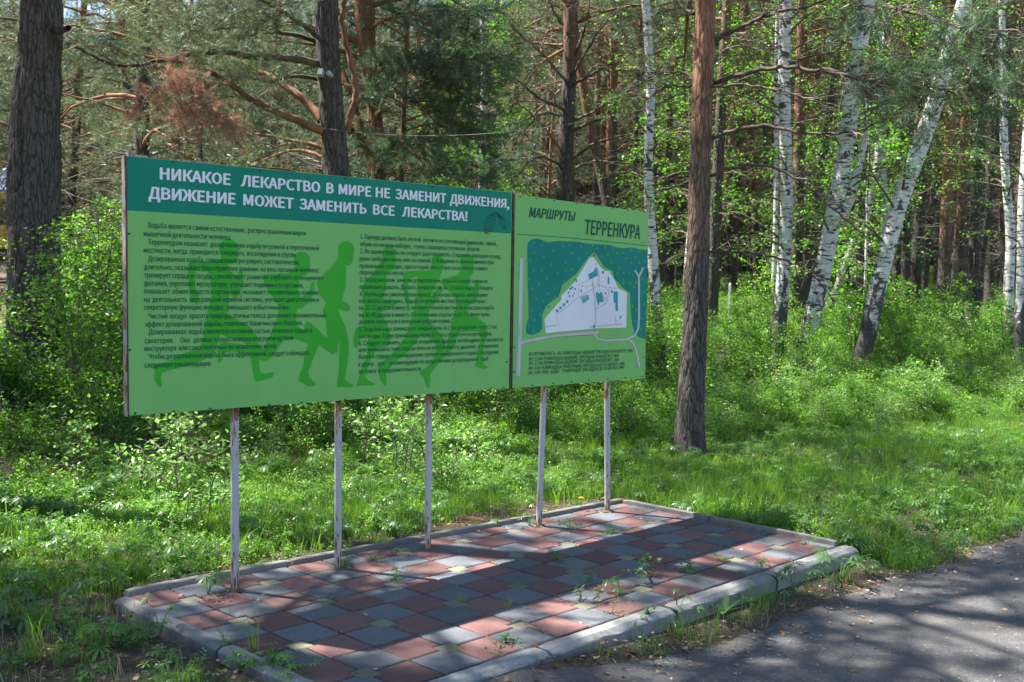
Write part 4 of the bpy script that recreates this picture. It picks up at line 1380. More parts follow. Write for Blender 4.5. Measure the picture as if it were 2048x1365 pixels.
def side_growth(C, r, n, lmax, spray, base, tree, m_per=9, needle=NEEDLE, bare=False, name='foliage', t0=.2, down=.0):
    """side twigs with needles along a limb path C"""
    tw = Soup(); LL, DD, SS = [], [], []
    for k in range(n):
        q = r.uniform(t0, 1) * (len(C) - 1); i = min(int(q), len(C) - 2)
        b0 = C[i] + (C[i + 1] - C[i]) * (q - i)
        d = C[i + 1] - C[i]; az = math.atan2(d[1], d[0]) + r.choice([-1, 1]) * r.uniform(.2, 1.5)
        tl = r.uniform(.35, 1) * lmax
        tp = limb_path(b0, az, tl, r.uniform(-.2, .5) - down, r.uniform(0, .5) + down * .5, r, 5, .25)
        tw.add(*tube(tp - base, np.linspace(.008, .002, 5), 4))
        for s in range(int(tl * 4)):
            t = r.uniform(.2, 1) * 4; j = min(int(t), 3)
            b1 = tp[j] + (tp[j + 1] - tp[j]) * (t - j)
            t2 = limb_path(b1, az + r.uniform(-1.3, 1.3), r.uniform(.15, .45), r.uniform(-.3, .4), r.uniform(0, .5), r, 4, .25)
            tw.add(*tube(t2 - base, np.linspace(.004, .0015, 4), 4))
            m = m_per
            tt = r.uniform(.1, 1.0, m) * 3; ii = np.minimum(tt.astype(int), 2)
            LL.append(t2[ii] + (t2[ii + 1] - t2[ii]) * (tt - ii)[:, None])
            dd = t2[ii + 1] - t2[ii]; dd /= np.linalg.norm(dd, axis=1, keepdims=True)
            DD.append(dd + r.normal(0, .5, (m, 3)) + [0, 0, .1 - down]); SS.append(r.uniform(.7, 1.15, m))
    link('twigs', tw.mesh('twigs', TWIG if not bare else DEADWOOD), tree)
    if not bare:
        LL, DD, SS = np.concatenate(LL) - base, np.concatenate(DD), np.concatenate(SS)
        V, F = spread(spray[0], spray[1], LL, frames(DD, r.random(len(LL)) * 6.28), SS)
        link(name, np_mesh(name, V, F, needle), tree)


def add_crown(tree, at_h, seed, h0, h1, rad, nl, spray=SPRAY_FAR, dens=.8, needle=NEEDLE, dead=0, dead0=2, deadlen=1.5, droop=.35):
    r = np.random.default_rng(seed)
    wood, twigs, (V, F) = crown_parts(at_h, r, h0, h1, rad, nl, spray, dens, droop)
    link('limbs', wood.mesh('limbs', LIMB, True), tree)
    link('twigs', twigs.mesh('twigs', TWIG), tree)
    link('crown', np_mesh('crown', V, F, needle), tree)
    if dead:
        s = Soup(); dead_branches(at_h, r, dead0, h0 + 1, dead, deadlen, s)
        link('dead_branches', s.mesh('dead_branches', DEADWOOD, True), tree)


# T1 the massive dark pine at the left
me, base, ah = traced_trunk([(84, 0), (78, 120), (70, 260), (68, 400), (70, 540), (72, 700)], [76, 84, 96, 102, 104, 112], 12.0, 15, 128, 420, PINE_DARK, 0.026, 11)
t1 = thing('pine_tree', 'massive dark-barked pine with deep cracked bark at the left edge', 'pine tree', tuple(base))
link('trunk', me, t1)
add_crown(t1, ah, 21, 5.4, 14, 3.7, 34, SPRAY_FAR, .8)
V, F = tube(np.array([at(116, 62, 11.9), at(126, 60, 11.8), at(137, 56, 11.7)]) - base, [.045, .035, .03], 10)
link('branch_stub', np_mesh('branch_stub', V, F, PINE_DARK, True), t1)

# T2 the middle pine with big limbs sweeping left and the camera on it
me, base, ah = traced_trunk([(652, 0), (656, 120), (664, 230), (674, 340), (684, 450)], [47, 48, 49, 52, 56], 15.0, 14, 96, 240, PINE_DARK, 0.012, 12)
t2 = thing('pine_tree', 'dark pine behind the large board with a white camera fixed to its trunk', 'pine tree', tuple(base))
link('trunk', me, t2)
r = np.random.default_rng(31)
LIMBS = [
 ([(645, 262), (580, 236), (512, 207), (460, 166), (400, 135), (350, 119), (290, 116), (240, 98), (195, 84)], (14.9, 13.2), .062, .012, 1),
 ([(634, 128), (600, 118), (512, 115), (450, 103), (400, 106), (330, 120), (270, 133), (230, 134), (190, 112), (150, 95)], (14.9, 12.6), .055, .012, 1),
 ([(645, 240), (600, 192), (560, 166), (512, 142), (470, 118), (430, 112)], (15.1, 15.8), .07, .02, 1),
 ([(645, 80), (620, 60), (570, 26), (520, 0), (470, -30)], (14.9, 13.8), .04, .015, 1),
 ([(640, 86), (590, 70), (540, 66), (480, 52), (420, 62), (350, 30)], (15.1, 14.4), .035, .012, 1),
 ([(694, 262), (700, 225), (715, 188), (706, 140), (690, 82), (682, 40), (693, -10)], (15.3, 15.3), .05, .04, 0),
 ([(640, 160), (590, 150), (540, 165), (480, 150), (420, 180), (380, 170)], (15.2, 14.0), .03, .01, 1),
]
for pts, dp, w0, w1, g_ in LIMBS:
    C = traced_limb(pts, dp, w0, w1, base, t2, LIMB if (w0 in (.062, .05, .07)) else LIMB_DARK)
    if g_: side_growth(C, r, 16, 1.1, SPRAY_NEAR, base, t2, 6)
# a browned, dead hanging spray of needles
C = np.array([at(x, y, 13.4) for x, y in [(300, 125), (330, 150), (365, 160), (400, 175), (430, 200)]])
side_growth(C, np.random.default_rng(5), 22, .62, SPRAY_NEAR, base, t2, 9, DEADNEEDLE, name='dead_foliage', t0=0, down=.55)
C = np.array([at(x, y, 13.6) for x, y in [(262, 190), (290, 175), (330, 170), (350, 165)]])
side_growth(C, np.random.default_rng(6), 12, .5, SPRAY_NEAR, base, t2, 9, DEADNEEDLE, name='dead_foliage', t0=0, down=.5)
add_crown(t2, ah, 22, 5.4, 13, 3.9, 34, SPRAY_FAR, .85)
cam_loc = at(640, 148, 14.55)
surv = thing('surveillance_camera', 'white surveillance camera on the trunk of the middle pine', 'camera', tuple(cam_loc))
ax = -(FWD * .97 + RGT * .1); ax /= np.linalg.norm(ax)
P0 = at(663, 152, 14.6); P1 = P0 + ax * .15
V, F = tube(np.array([P0, P0 + ax * .005, P1, P1]) - cam_loc, [.024, .031, .033, .026], 16)
b = MB(); b.add(V, F.tolist() + [tuple(range(15, -1, -1))]); b.obj('housing', WHITEPL, surv, True)
V, F = tube(np.array([P1 - ax * .004, P1 - ax * .0035]) - cam_loc, [.028, .001], 16)
link('lens', np_mesh('lens', V, F, BLACK), surv)
jb = thing('junction_box', 'small white junction box left of the camera on the pine', 'junction box', tuple(at(641, 146, 14.7)))
b = MB(); b.box(-.05, .05, -.03, .03, -.042, .042); o = b.obj('box_body', WHITEPL, jb)
o.rotation_euler = (0.1, 0.25, .75)
b = MB(); b.box(-.053, .053, -.036, -.0305, -.045, .045); o = b.obj('lid', WHITEPL, jb); o.rotation_euler = (.1, .25, .75)

# reddish forked pine right behind it
me, base, ah = traced_trunk([(728, 0), (736, 120), (750, 230), (756, 340), (764, 460)], [44, 34, 30, 30, 34], 17.5, 13, 32, 90, PINE, 0.012, 13)
t2b = thing('pine_tree', 'reddish leaning pine just right of the trunk carrying the camera', 'pine tree', tuple(base))
link('trunk', me, t2b)
C = traced_limb([(766, 330), (742, 305), (722, 275), (700, 262)], (17.3, 16.4), .09, .06, base, t2b)
C = traced_limb([(752, 340), (728, 300), (712, 230), (690, 160), (680, 130)], (17.6, 18.0), .1, .05, base, t2b)
r = np.random.default_rng(33)
for pts in ([(745, 150), (800, 120), (860, 150), (900, 190)], [(750, 230), (810, 200), (870, 240), (900, 300)], [(735, 60), (790, 30), (850, 40), (910, 80)], [(752, 280), (800, 285), (850, 330), (890, 350)], [(760, 190), (830, 190), (880, 120), (930, 130)]):
    C = traced_limb(pts, (17.4, 16.4), .03, .01, base, t2b)
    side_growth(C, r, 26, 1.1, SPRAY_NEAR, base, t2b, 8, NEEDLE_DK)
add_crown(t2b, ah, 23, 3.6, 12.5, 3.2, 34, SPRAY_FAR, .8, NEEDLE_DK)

# thin pole-like pine at 810
me, base, ah = traced_trunk([(818, 0), (812, 100), (808, 200), (803, 330), (800, 420)], [9, 10, 10, 11, 12], 18.5, 9, 12, 40)
t = thing('pine_tree', 'thin straight young pine between the two middle pines, orange barked', 'pine tree', tuple(base))
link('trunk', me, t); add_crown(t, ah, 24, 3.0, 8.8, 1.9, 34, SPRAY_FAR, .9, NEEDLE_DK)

# T3 pine at 1130 with many bare branches
me, base, ah = traced_trunk([(1142, 0), (1141, 70), (1139, 160), (1133, 260), (1129, 390), (1127, 520)], [30, 28, 28, 31, 36, 38], 19.0, 15, 48, 140, PINE_MID, 0.006, 14)
t3 = thing('pine_tree', 'straight pine with many bare branches behind the joint of the two boards', 'pine tree', tuple(base))
link('trunk', me, t3)
r = np.random.default_rng(35)
for pts in ([(1125, 50), (1105, 20), (1090, -20)], [(1128, 160), (1090, 110), (1040, 70), (1000, 20)], [(1128, 220), (1080, 200), (1035, 160), (1010, 150)], [(1122, 300), (1085, 250), (1050, 215), (1020, 200)],
            [(1146, 150), (1180, 90), (1220, 30), (1250, -10)], [(1145, 170), (1200, 140), (1260, 110), (1290, 96)], [(1148, 260), (1200, 240), (1250, 190), (1300, 150)], [(1146, 320), (1180, 290), (1240, 270), (1290, 285)],
            [(1120, 230), (1080, 225), (1050, 260), (1015, 330)], [(1148, 240), (1190, 225), (1215, 200), (1300, 190)], [(1142, 340), (1190, 320), (1240, 330)], [(1150, 110), (1170, 60), (1180, 0)],
            [(1118, 60), (1095, 60), (1085, 90), (1080, 110)], [(1125, 100), (1075, 130), (1040, 190), (1000, 240)], [(1120, 180), (1060, 240), (1010, 250)], [(1120, 330), (1080, 310), (1040, 340)]):
    C = traced_limb(pts, (18.9, 18.2), .03, .008, base, t3, [DEADWOOD, LIMB_DARK, LIMB_DARK, LIMB][r.integers(4)], 'branch', 6)
    side_growth(C, r, 9, .8, SPRAY_NEAR, base, t3, 4, bare=True)
add_crown(t3, ah, 25, 5.6, 14, 3.0, 30, SPRAY_FAR, .8)
me, base, ah = traced_trunk([(1150, 60), (1163, 150), (1180, 250), (1202, 340), (1222, 430)], [18, 19, 20, 22, 26], 20.5, 7, 24, 60, PINE, .006, 15)
base = np.array(base)
t = thing('pine_tree', 'slim orange pine leaning left behind the bare-branched pine', 'pine tree', tuple(base))
link('trunk', me, t); add_crown(t, ah, 26, 5, 7.5, 1.6, 14, SPRAY_FAR, .7)

# T5 the near pine right of the boards
me, base, ah = traced_trunk([(1411, 0), (1408, 120), (1403, 240), (1399, 340), (1395, 560), (1387, 720), (1380, 850), (1378, 892)], [43, 43, 43, 43, 47, 52, 57, 62], 11.3, 14.5, 128, 420, PINE, 0.009, 16)
t5 = thing('pine_tree', 'nearest tall pine right of the boards, dark below and orange above', 'pine tree', tuple(base))
link('trunk', me, t5)
r = np.random.default_rng(36)
for pts, dp, w in (([(1428, 80), (1470, 60), (1510, 40), (1560, 25), (1620, 10), (1680, -10)], (11.3, 10.4), .026),
                   ([(1428, 168), (1480, 148), (1540, 136), (1600, 138), (1660, 140), (1720, 155), (1770, 170), (1830, 175)], (11.3, 9.6), .026),
                   ([(1425, 172), (1480, 168), (1550, 178), (1610, 196), (1680, 215)], (11.2, 10.2), .015),
                   ([(1418, 278), (1470, 262), (1530, 250), (1580, 262), (1650, 270), (1720, 262), (1770, 240)], (11.3, 10.0), .022),
                   ([(1420, 352), (1470, 332), (1540, 330), (1600, 360), (1680, 430), (1740, 480)], (11.3, 10.6), .018),
                   ([(1418, 505), (1470, 503), (1540, 512), (1600, 530), (1640, 560), (1670, 615)], (11.3, 10.8), .015),
                   ([(1388, 160), (1360, 140), (1340, 150), (1300, 145)], (11.3, 11.6), .018), ([(1390, 170), (1370, 175), (1340, 170), (1290, 200)], (11.3, 11.7), .014),
                   ([(1390, 30), (1360, 10), (1330, -20)], (11.3, 11.8), .02), ([(1425, 130), (1460, 90), (1500, 60)], (11.3, 11.9), .012)):
    C = traced_limb(pts, dp, w, w * .35, base, t5, LIMB_DARK, 'branch', 8)
    side_growth(C, r, 9, .6, SPRAY_NEAR, base, t5, 4, bare=True, t0=.3)
# needle sprays hanging from the two long right-hand branches
for pts, dn, nn in (([(1640, 140), (1700, 152), (1770, 170), (1850, 176), (1920, 180), (2000, 165), (2060, 160)], .25, 44), ([(1760, 10), (1820, 25), (1900, 50), (1980, 62), (2060, 60)], .2, 30), ([(1880, 130), (1950, 110), (2060, 100)], .3, 22)):
    C = traced_limb(pts, (9.9, 9.0), .018, .006, base, t5, TWIG, 'branch', 7)
    side_growth(C, r, nn, .5, SPRAY_NEAR, base, t5, 7, NEEDLE_DK, t0=.05, down=dn)
add_crown(t5, ah, 27, 5.0, 14, 4.0, 40, SPRAY_FAR, .9)

# birches ---------------------------------------------------------------
LEAF_B = diamond(.048, .038, .004)
def birch(pts, widths, depth, label, seed, top=13, h0=2.2, n=46, lmax=2.0, per=22, ns=20):
    me, base, ah = traced_trunk(pts, widths, depth, top, ns, 90, BIRCH, .004, seed, end_r=.25)
    t = thing('birch_tree', label, 'birch tree', tuple(base))
    link('trunk', me, t)
    r = np.random.default_rng(seed + 900)
    wood, (V, F) = birch_crown(ah, r, h0, top - .5, n, lmax, LEAF_B, per)
    link('branches', wood.mesh('branches', TWIG), t)
    link('crown', np_mesh('crown', V, F, BIRCHLEAF), t)
    return t, base, ah


birch([(1291, 0), (1298, 100), (1302, 200), (1296, 300), (1298, 400), (1306, 520), (1315, 640), (1326, 740)], [17, 18, 18, 18, 20, 22, 24, 24], 17.5, 'slim birch just right of the map board edge', 41, n=60, lmax=1.3)
birch([(1572, 0), (1568, 120), (1570, 250), (1574, 380), (1570, 500), (1562, 620), (1556, 725)], [23, 23, 24, 25, 26, 27, 28], 18.5, 'upright birch nearest the tall orange-topped pine, rough dark base', 42, n=56)
tb, bb_, _ = birch([(1735, 0), (1712, 130), (1700, 240), (1684, 350), (1664, 450), (1636, 590), (1606, 720)], [34, 33, 33, 34, 35, 35, 37], 18.3, 'thick birch leaning right, white above a dark stained base', 43, n=50)
me, b2, _ = traced_trunk([(1725, 300), (1708, 370), (1688, 425), (1672, 460)], [16, 18, 20, 18], 18.25, 4.6, 14, 30, BIRCH, .002, 44, base_extra=-3.2)
o = link('forked_stem', me, tb); o.location = tuple(np.array(b2) - np.array(bb_))
birch([(1930, 0), (1900, 100), (1872, 200), (1838, 300), (1800, 400), (1768, 520), (1742, 640), (1714, 760)], [30, 32, 34, 34, 34, 33, 34, 36], 17.8, 'birch leaning far to the right with letters carved in its bark', 45, n=56)
birch([(1772, 0), (1770, 110), (1762, 230), (1752, 350), (1728, 460), (1714, 560)], [11, 12, 13, 13, 13, 13], 25, 'thin birch between the two leaning birches', 46, h0=3, n=34)
birch([(2004, 60), (2006, 200), (2010, 340), (2022, 480), (2016, 600), (2020, 680)], [14, 15, 16, 18, 20, 22], 21, 'slender white birch near the right edge', 47, n=46)
birch([(2052, 300), (2044, 420), (2044, 540), (2040, 660)], [18, 18, 20, 22], 19, 'birch cut by the right edge of the view', 48, n=30)
birch([(1552, 300), (1551, 450), (1548, 560), (1546, 660)], [9, 10, 11, 12], 23, 'thin birch close behind the upright birch', 49, n=30)
birch([(1692, 120), (1692, 260), (1700, 330), (1730, 420), (1690, 530)], [9, 10, 11, 12, 12], 27, 'thin pale birch seen between the leaning birches, farther back', 50, h0=3.0, n=30)
birch([(1760, 120), (1764, 300), (1772, 420), (1768, 560)], [12, 12, 14, 15], 24, 'grey mottled birch behind the carved birch', 51, n=30)
birch([(965, 0), (970, 120), (968, 240), (965, 400)], [14, 15, 16, 18], 27, 'birch with sunlit yellow-green crown above the large board', 52, top=11, h0=1.6, n=110, lmax=1.9, per=60)
# the carved letters on the leaning birch
cb = [o for o in COL.objects if o.get('label', '').startswith('birch leaning far')][0]
for pts in ([(1736, 650), (1735, 661), (1738, 661), (1740, 651), (1736, 650)], [(1746, 648), (1743, 664)], [(1743, 650), (1750, 652)]):
    C = np.array([at(x, y, 17.62) for x, y in pts])
    V, F = tube(C - np.array(cb.location), .007, 5)
    link('carved_mark', np_mesh('carved_mark', V, F, BLACK), cb)

# ------------------------------------------------------------------ forest behind
protosL = [make_pine_proto(100 + k, H, r0, h0, rad, nl, dens=.65, dead=44, deadlen=2.2, dead0=1.2, needle=nd) for k, (H, r0, h0, rad, nl, nd) in enumerate(
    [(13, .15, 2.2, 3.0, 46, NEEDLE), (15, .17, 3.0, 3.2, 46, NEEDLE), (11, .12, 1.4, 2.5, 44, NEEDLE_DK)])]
protosR = [make_pine_proto(110 + k, H, r0, h0, rad, nl, dens=.65, dead=34, dead0=1.5, needle=nd, deadlen=1.3) for k, (H, r0, h0, rad, nl, nd) in enumerate(
    [(17, .13, 6.5, 2.4, 34, NEEDLE), (18, .15, 7.5, 2.6, 34, NEEDLE), (15, .10, 5.2, 2.0, 32, NEEDLE)])]
# dense young pines that close the view low down
protosS = [make_pine_proto(120 + k, H, r0, .7, rad, nl, dens=.9, dead=6, dead0=.5, needle=nd, deadlen=.8) for k, (H, r0, rad, nl, nd) in enumerate(
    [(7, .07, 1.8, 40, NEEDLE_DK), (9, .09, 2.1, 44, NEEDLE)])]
r = np.random.default_rng(77)
placed = [np.array(o.location[:2]) for o in COL.objects if o.get('category') in ('pine tree', 'birch tree')]


def free(p, dmin):
    return all(np.hypot(*(p - q)) > dmin for q in placed)


LANES = []
for px_, d_, h_ in ((1440, 14, .6), (1560, 16, .6), (1680, 15, .6), (1820, 17, .8), (1950, 16, .6), (968, 27, 4.2), (1350, 15, .6), (1620, 20, 3), (1850, 20, 3.5), (1500, 27, 3), (1700, 32, 3), (1900, 30, 3), (330, 17, 3), (450, 24, 5), (1250, 24, 4)):
    LANES.append((at(px_, 600, d_)[:2], h_))


def in_lane(p, w=2.3):
    v = np.array([-0.258, 0.525])
    for q, h_ in LANES:
        t = np.clip(((p - q) @ v) / (v @ v), max(0.6, 5 - h_), 15 - h_)
        if np.hypot(*(p - q - v * t)) < w: return True
    return False


def plant(n, pxr, dr, dmin, protos, name, cat, labels, group, scale=(.85, 1.15), power=1.0, tries=60):
    k = 0
    for _ in range(n * tries):
        if k >= n: break
        px = r.uniform(*pxr); d = dr[0] + (dr[1] - dr[0]) * r.random() ** power
        p = at(px, 600, d)[:2]
        if not free(p, dmin * (.7 + .02 * d)): continue
        if cat == 'pine tree' and in_lane(p): continue
        if -70 < px < 125 and d < 43: continue
        if 925 < px < 1035 and d < 28.5 or 125 < px < 260 and d < 34 or 1425 < px < 1545 and d < 32: continue
        placed.append(p); k += 1
        s = r.uniform(*scale)
        lab = labels(px, d) if callable(labels) else labels
        copy_thing(protos[r.integers(len(protos))], name, lab, cat, (p[0], p[1], gh(*p)), r.random() * 6.283, s, group, (r.normal(0, .03), r.normal(0, .03)))
    return k


def sector(px):
    for lim, nm in ((0, 'left of the massive pine'), (250, 'right of the massive pine'), (450, 'above the board\'s left part'), (660, 'left of the camera pine'), (830, 'right of the camera pine'), (1020, 'above the board\'s right part'),
                    (1130, 'left of the bare-branched pine'), (1290, 'above the map board'), (1380, 'between the slim birch and the near pine'), (1470, 'just right of the near pine'), (1560, 'left of the upright birch'), (1650, 'between upright and thick leaning birch'),
                    (1740, 'just right of the thick leaning birch'), (1850, 'behind the carved birch'), (1950, 'right of the carved birch'), (2015, 'left of the slender right birch'), (9999, 'at the right edge of the view')):
        if px < lim: return nm


def rows(d): return 'nearby' if d < 31 else ('midway back' if d < 45 else 'far back')


G_L = 'pines of the dense wood behind the large board'
G_R = 'tall thin pines deep in the wood behind the birches'
plant(18, (-60, 1000), (18.5, 26), 2.2, protosL, 'pine_tree', 'pine tree', lambda px, d: 'low-branched pine of the first rows ' + sector(px), G_L)
plant(66, (-120, 1100), (26, 52), 1.9, protosL, 'pine_tree', 'pine tree', lambda px, d: 'low-branched pine ' + rows(d) + ' ' + sector(px), G_L)
plant(30, (1240, 2150), (23, 31), 1.1, protosR, 'pine_tree', 'pine tree', lambda px, d: 'tall thin pine nearby ' + sector(px), G_R, power=1.2)
plant(175, (1050, 2110), (30, 66), .9, protosR, 'pine_tree', 'pine tree', lambda px, d: 'thin orange pine ' + rows(d) + ' ' + sector(px), G_R, power=.9)
G_S = 'young pines closing the view between the trunks'
plant(26, (-80, 1150), (24, 44), 2.0, protosS, 'young_pine', 'young pine', lambda px, d: 'bushy young pine ' + rows(d) + ' ' + sector(px), G_S)
plant(12, (1200, 2150), (42, 60), 2.2, protosS, 'young_pine', 'young pine', lambda px, d: 'bushy young pine among far trunks ' + sector(px), G_S)

# broadleaved understorey trees (small birches) among the right-hand trunks
def make_birch_proto(seed, H, r0, h0, n, lmax, per):
    r_ = np.random.default_rng(seed)
    P, R, ah = straight_trunk(H, r0, r_, .05, .05)
    wood, (V, F) = birch_crown(ah, r_, h0, H * .98, n, lmax, diamond(.07, .055, .005), per)
    return [('trunk', np_mesh('trunk', *tube(P, R, 10), BIRCH, True)), ('branches', wood.mesh('branches', TWIG)), ('crown', np_mesh('crown', V, F, BIRCHLEAF))]


protosB = [make_birch_proto(130, 8, .045, 1.2, 46, 1.5, 20), make_birch_proto(131, 11, .07, 2.0, 56, 1.9, 20), make_birch_proto(132, 5, .03, .6, 36, 1.0, 24)]
plant(10, (1240, 2150), (19.5, 40), 1.8, protosB, 'young_birch', 'young birch', lambda px, d: 'slim fresh-leaved young birch ' + rows(d) + ' ' + sector(px), 'young birches among the pines', (.8, 1.2))
plant(5, (860, 1120), (24, 34), 2.2, protosB, 'young_birch', 'young birch', 'slim young birch seen above the joint of the boards', 'young birches among the pines', (.9, 1.3))

# trees standing left of and above the view, whose shade falls across the pad and path
shade2 = make_pine_proto(141, 17, .18, 9.6, 4.3, 46, dens=.9, dead=4, dead0=5.5, needle=NEEDLE)
shade = make_pine_proto(140, 14.5, .17, 5.6, 4.3, 46, dens=.95, dead=10, dead0=3, needle=NEEDLE)
for k, (x, y, pr, s) in enumerate([(-1.7, 2.1, shade, 1.0), (-6.6, 9.2, protosL[1], 1.0), (-1.9, 11.0, shade, .9), (-0.15, 3.2, shade2, 1.0), (-8.5, 3.6, protosL[0], .9), (-3.4, 13.5, protosR[1], 1.0), (-5.6, 3.0, shade, .9), (-4.7, 6.4, shade, 1.0),
                                   (-8.5, 7.0, protosR[0], 1.0), (-7.0, 12.5, protosL[1], 1.0)]):
    copy_thing(pr, 'pine_tree', 'pine standing left of the view and shading the pad', 'pine tree', (x, y, gh(x, y)), k * 1.7, s, 'pines left of the view')

# far wood: one mass of many trees
def scatter(name, mat_points, protos, label=None, kind='stuff', parent=None):
    """points: (n,8) x y z rx ry rz scale index; protos: list of mesh lists"""
    pc = bpy.data.collections.new(name + '_kinds')
    for k, parts in enumerate(protos):
        kid = bpy.data.collections.new('%s_kind_%02d' % (name, k))
        pc.children.link(kid)
        for nm, me in parts:
            kid.objects.link(bpy.data.objects.new(nm + '_source', me))
    Pn = np.asarray(mat_points, np.float32)
    me = bpy.data.meshes.new(name)
    me.vertices.add(len(Pn)); me.vertices.foreach_set('co', np.ascontiguousarray(Pn[:, :3]).ravel())
    for an, typ, dat in (('rot', 'FLOAT_VECTOR', Pn[:, 3:6]), ('size', 'FLOAT', Pn[:, 6]), ('which', 'INT', Pn[:, 7].astype(np.int32))):
        at_ = me.attributes.new(an, typ, 'POINT')
        at_.data.foreach_set('vector' if typ == 'FLOAT_VECTOR' else 'value', np.ascontiguousarray(dat).ravel())
    o = link(name, me)
    ng = bpy.data.node_groups.new(name + '_scatter', 'GeometryNodeTree')
    ng.interface.new_socket('Geometry', in_out='INPUT', socket_type='NodeSocketGeometry')
    ng.interface.new_socket('Geometry', in_out='OUTPUT', socket_type='NodeSocketGeometry')
    gi = ng.nodes.new('NodeGroupInput'); go = ng.nodes.new('NodeGroupOutput')
    ip = ng.nodes.new('GeometryNodeInstanceOnPoints')
    ci = ng.nodes.new('GeometryNodeCollectionInfo'); ci.inputs[0].default_value = pc; ci.inputs[1].default_value = True; ci.inputs[2].default_value = True
    def named(n_, t_):
        a = ng.nodes.new('GeometryNodeInputNamedAttribute'); a.data_type = t_; a.inputs[0].default_value = n_
        return [s for s in a.outputs if s.enabled and s.name == 'Attribute'][0]
    e2r = ng.nodes.new('FunctionNodeEulerToRotation')
    ng.links.new(named('rot', 'FLOAT_VECTOR'), e2r.inputs[0])
    ng.links.new(gi.outputs[0], ip.inputs['Points'])
    ng.links.new(ci.outputs[0], ip.inputs['Instance'])
    ip.inputs['Pick Instance'].default_value = True
    ng.links.new(named('which', 'INT'), ip.inputs['Instance Index'])
    ng.links.new(e2r.outputs[0], ip.inputs['Rotation'])
    ng.links.new(named('size', 'FLOAT'), ip.inputs['Scale'])
    ng.links.new(ip.outputs[0], go.inputs[0])
    md = o.modifiers.new('scatter', 'NODES'); md.node_group = ng
    tag(o, label, None, None, kind)
    return o


protosF = [make_pine_proto(150, 14, .15, 2.5, 3.0, 40, dens=.7, dead=0, dead0=.5, needle=NEEDLE_DK), make_pine_proto(151, 16, .17, 3.5, 3.2, 40, dens=.7, dead=0, dead0=.5, needle=NEEDLE_DK), make_pine_proto(152, 8, .08, .7, 2.0, 40, dens=.8, dead=0, dead0=.5, needle=NEEDLE_DK)]  # canopy shade of the far wood is put into the darker needle colour
pts = []
for _ in range(900):
    px = r.uniform(-700, 2750); d = 56 + 60 * r.random()
    p = at(px, 600, d)[:2]
    pts.append((p[0], p[1], gh(*p) - .2, 0, 0, r.random() * 6.28, r.uniform(.9, 1.3), r.integers(0, 4)))
for _ in range(260):
    px = r.uniform(-700, 2750); d = 52 + 60 * r.random()
    p = at(px, 600, d)[:2]
    pts.append((p[0], p[1], gh(*p) - .2, 0, 0, r.random() * 6.28, r.uniform(1.0, 1.5), 4))
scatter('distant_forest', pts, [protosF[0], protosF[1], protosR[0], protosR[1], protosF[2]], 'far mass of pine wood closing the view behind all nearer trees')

# ------------------------------------------------------------------ shrubs
LEAF_S = diamond(.042, .026, .003)
LEAF_P = diamond(.048, .027, .004)
shr = [make_shrub_proto(200, 1.5, 9, LEAF_S, SHRUBLEAF, 62), make_shrub_proto(201, 1.1, 9, LEAF_S, SHRUBLEAF, 66), make_shrub_proto(202, 1.9, 8, LEAF_S, SHRUBLEAF, 58, .35),
       make_shrub_proto(203, .75, 8, LEAF_S, SHRUBLEAF, 70, .6), make_shrub_proto(204, 1.3, 8, LEAF_P, SHRUBLEAF2, 40)]
sap = [make_shrub_proto(210, .62, 3, LEAF_P, SHRUBLEAF2, 44, .25), make_shrub_proto(211, .5, 2, LEAF_P, SHRUBLEAF2, 48, .2), make_shrub_proto(212, .8, 3, LEAF_P, SHRUBLEAF2, 40, .2)]


def clear_of(x, y):
    """True where shrubs do not grow: pad, path, mown strip, littered slope"""
    if y < -1.0: return True
    if -1.0 < x < 5.5 and y < 3.6 - .25 * max(0, x - 2.5): return True
    if y < 1.4 + .0 * x and x < 9: return True
    if x >= 9 and y < 1.4 - (x - 9) * .42: return True
    if x < 2.6 and y < 5.6 and not (x < .6 and y > 5): return True
    return False


SH = 'leafy shrubs of the forest edge'
k = 0
for _ in range(4000):
    if k >= 165: break
    px = r.uniform(-60, 2150); d = 9.2 + 13 * r.random() ** .9
    p = at(px, 800, d)[:2]
    if clear_of(*p) or (px < 140 and d > 10.5): continue
    if np.hypot(p[0] - t5.location[0], p[1] - t5.location[1]) < .9: continue
    if not all(np.hypot(*(p - q)) > .42 for q in placed[-190:]): continue
    placed.append(p)
    near = sstep(1.4, 4.2, p[1] + .42 * max(0, p[0] - 9))
    deep = float(sstep(2.0, 8.5, p[1] + .42 * max(0, p[0] - 9)))
    which = int(r.choice([0, 1, 2, 3, 4], p=[.25, .25, .15, .22, .13])) if near > .7 else int(r.choice([1, 3, 4], p=[.15, .7, .15]))
    kindw = ['bushy green shrub', 'small green shrub', 'tall upright shrub', 'low spreading shrub', 'shrub with large pale leaves'][which]
    sec = 'left of the large board' if px < 245 else 'below the large board, left half' if px < 660 else 'below the large board, right half' if px < 1020 else 'seen below the map board' if px < 1300 else sector(px)
    lab = kindw + (', near, ' if d < 13 else ', midway, ' if d < 18 else ', far back, ') + sec
    copy_thing(shr[which], 'shrub', lab, 'shrub', (p[0], p[1], gh(*p)), r.random() * 6.28, r.uniform(.62, 1.0) + .3 * deep * r.random() ** .6, SH + (' behind the boards' if px < 1300 else ' below the birches'))
    k += 1
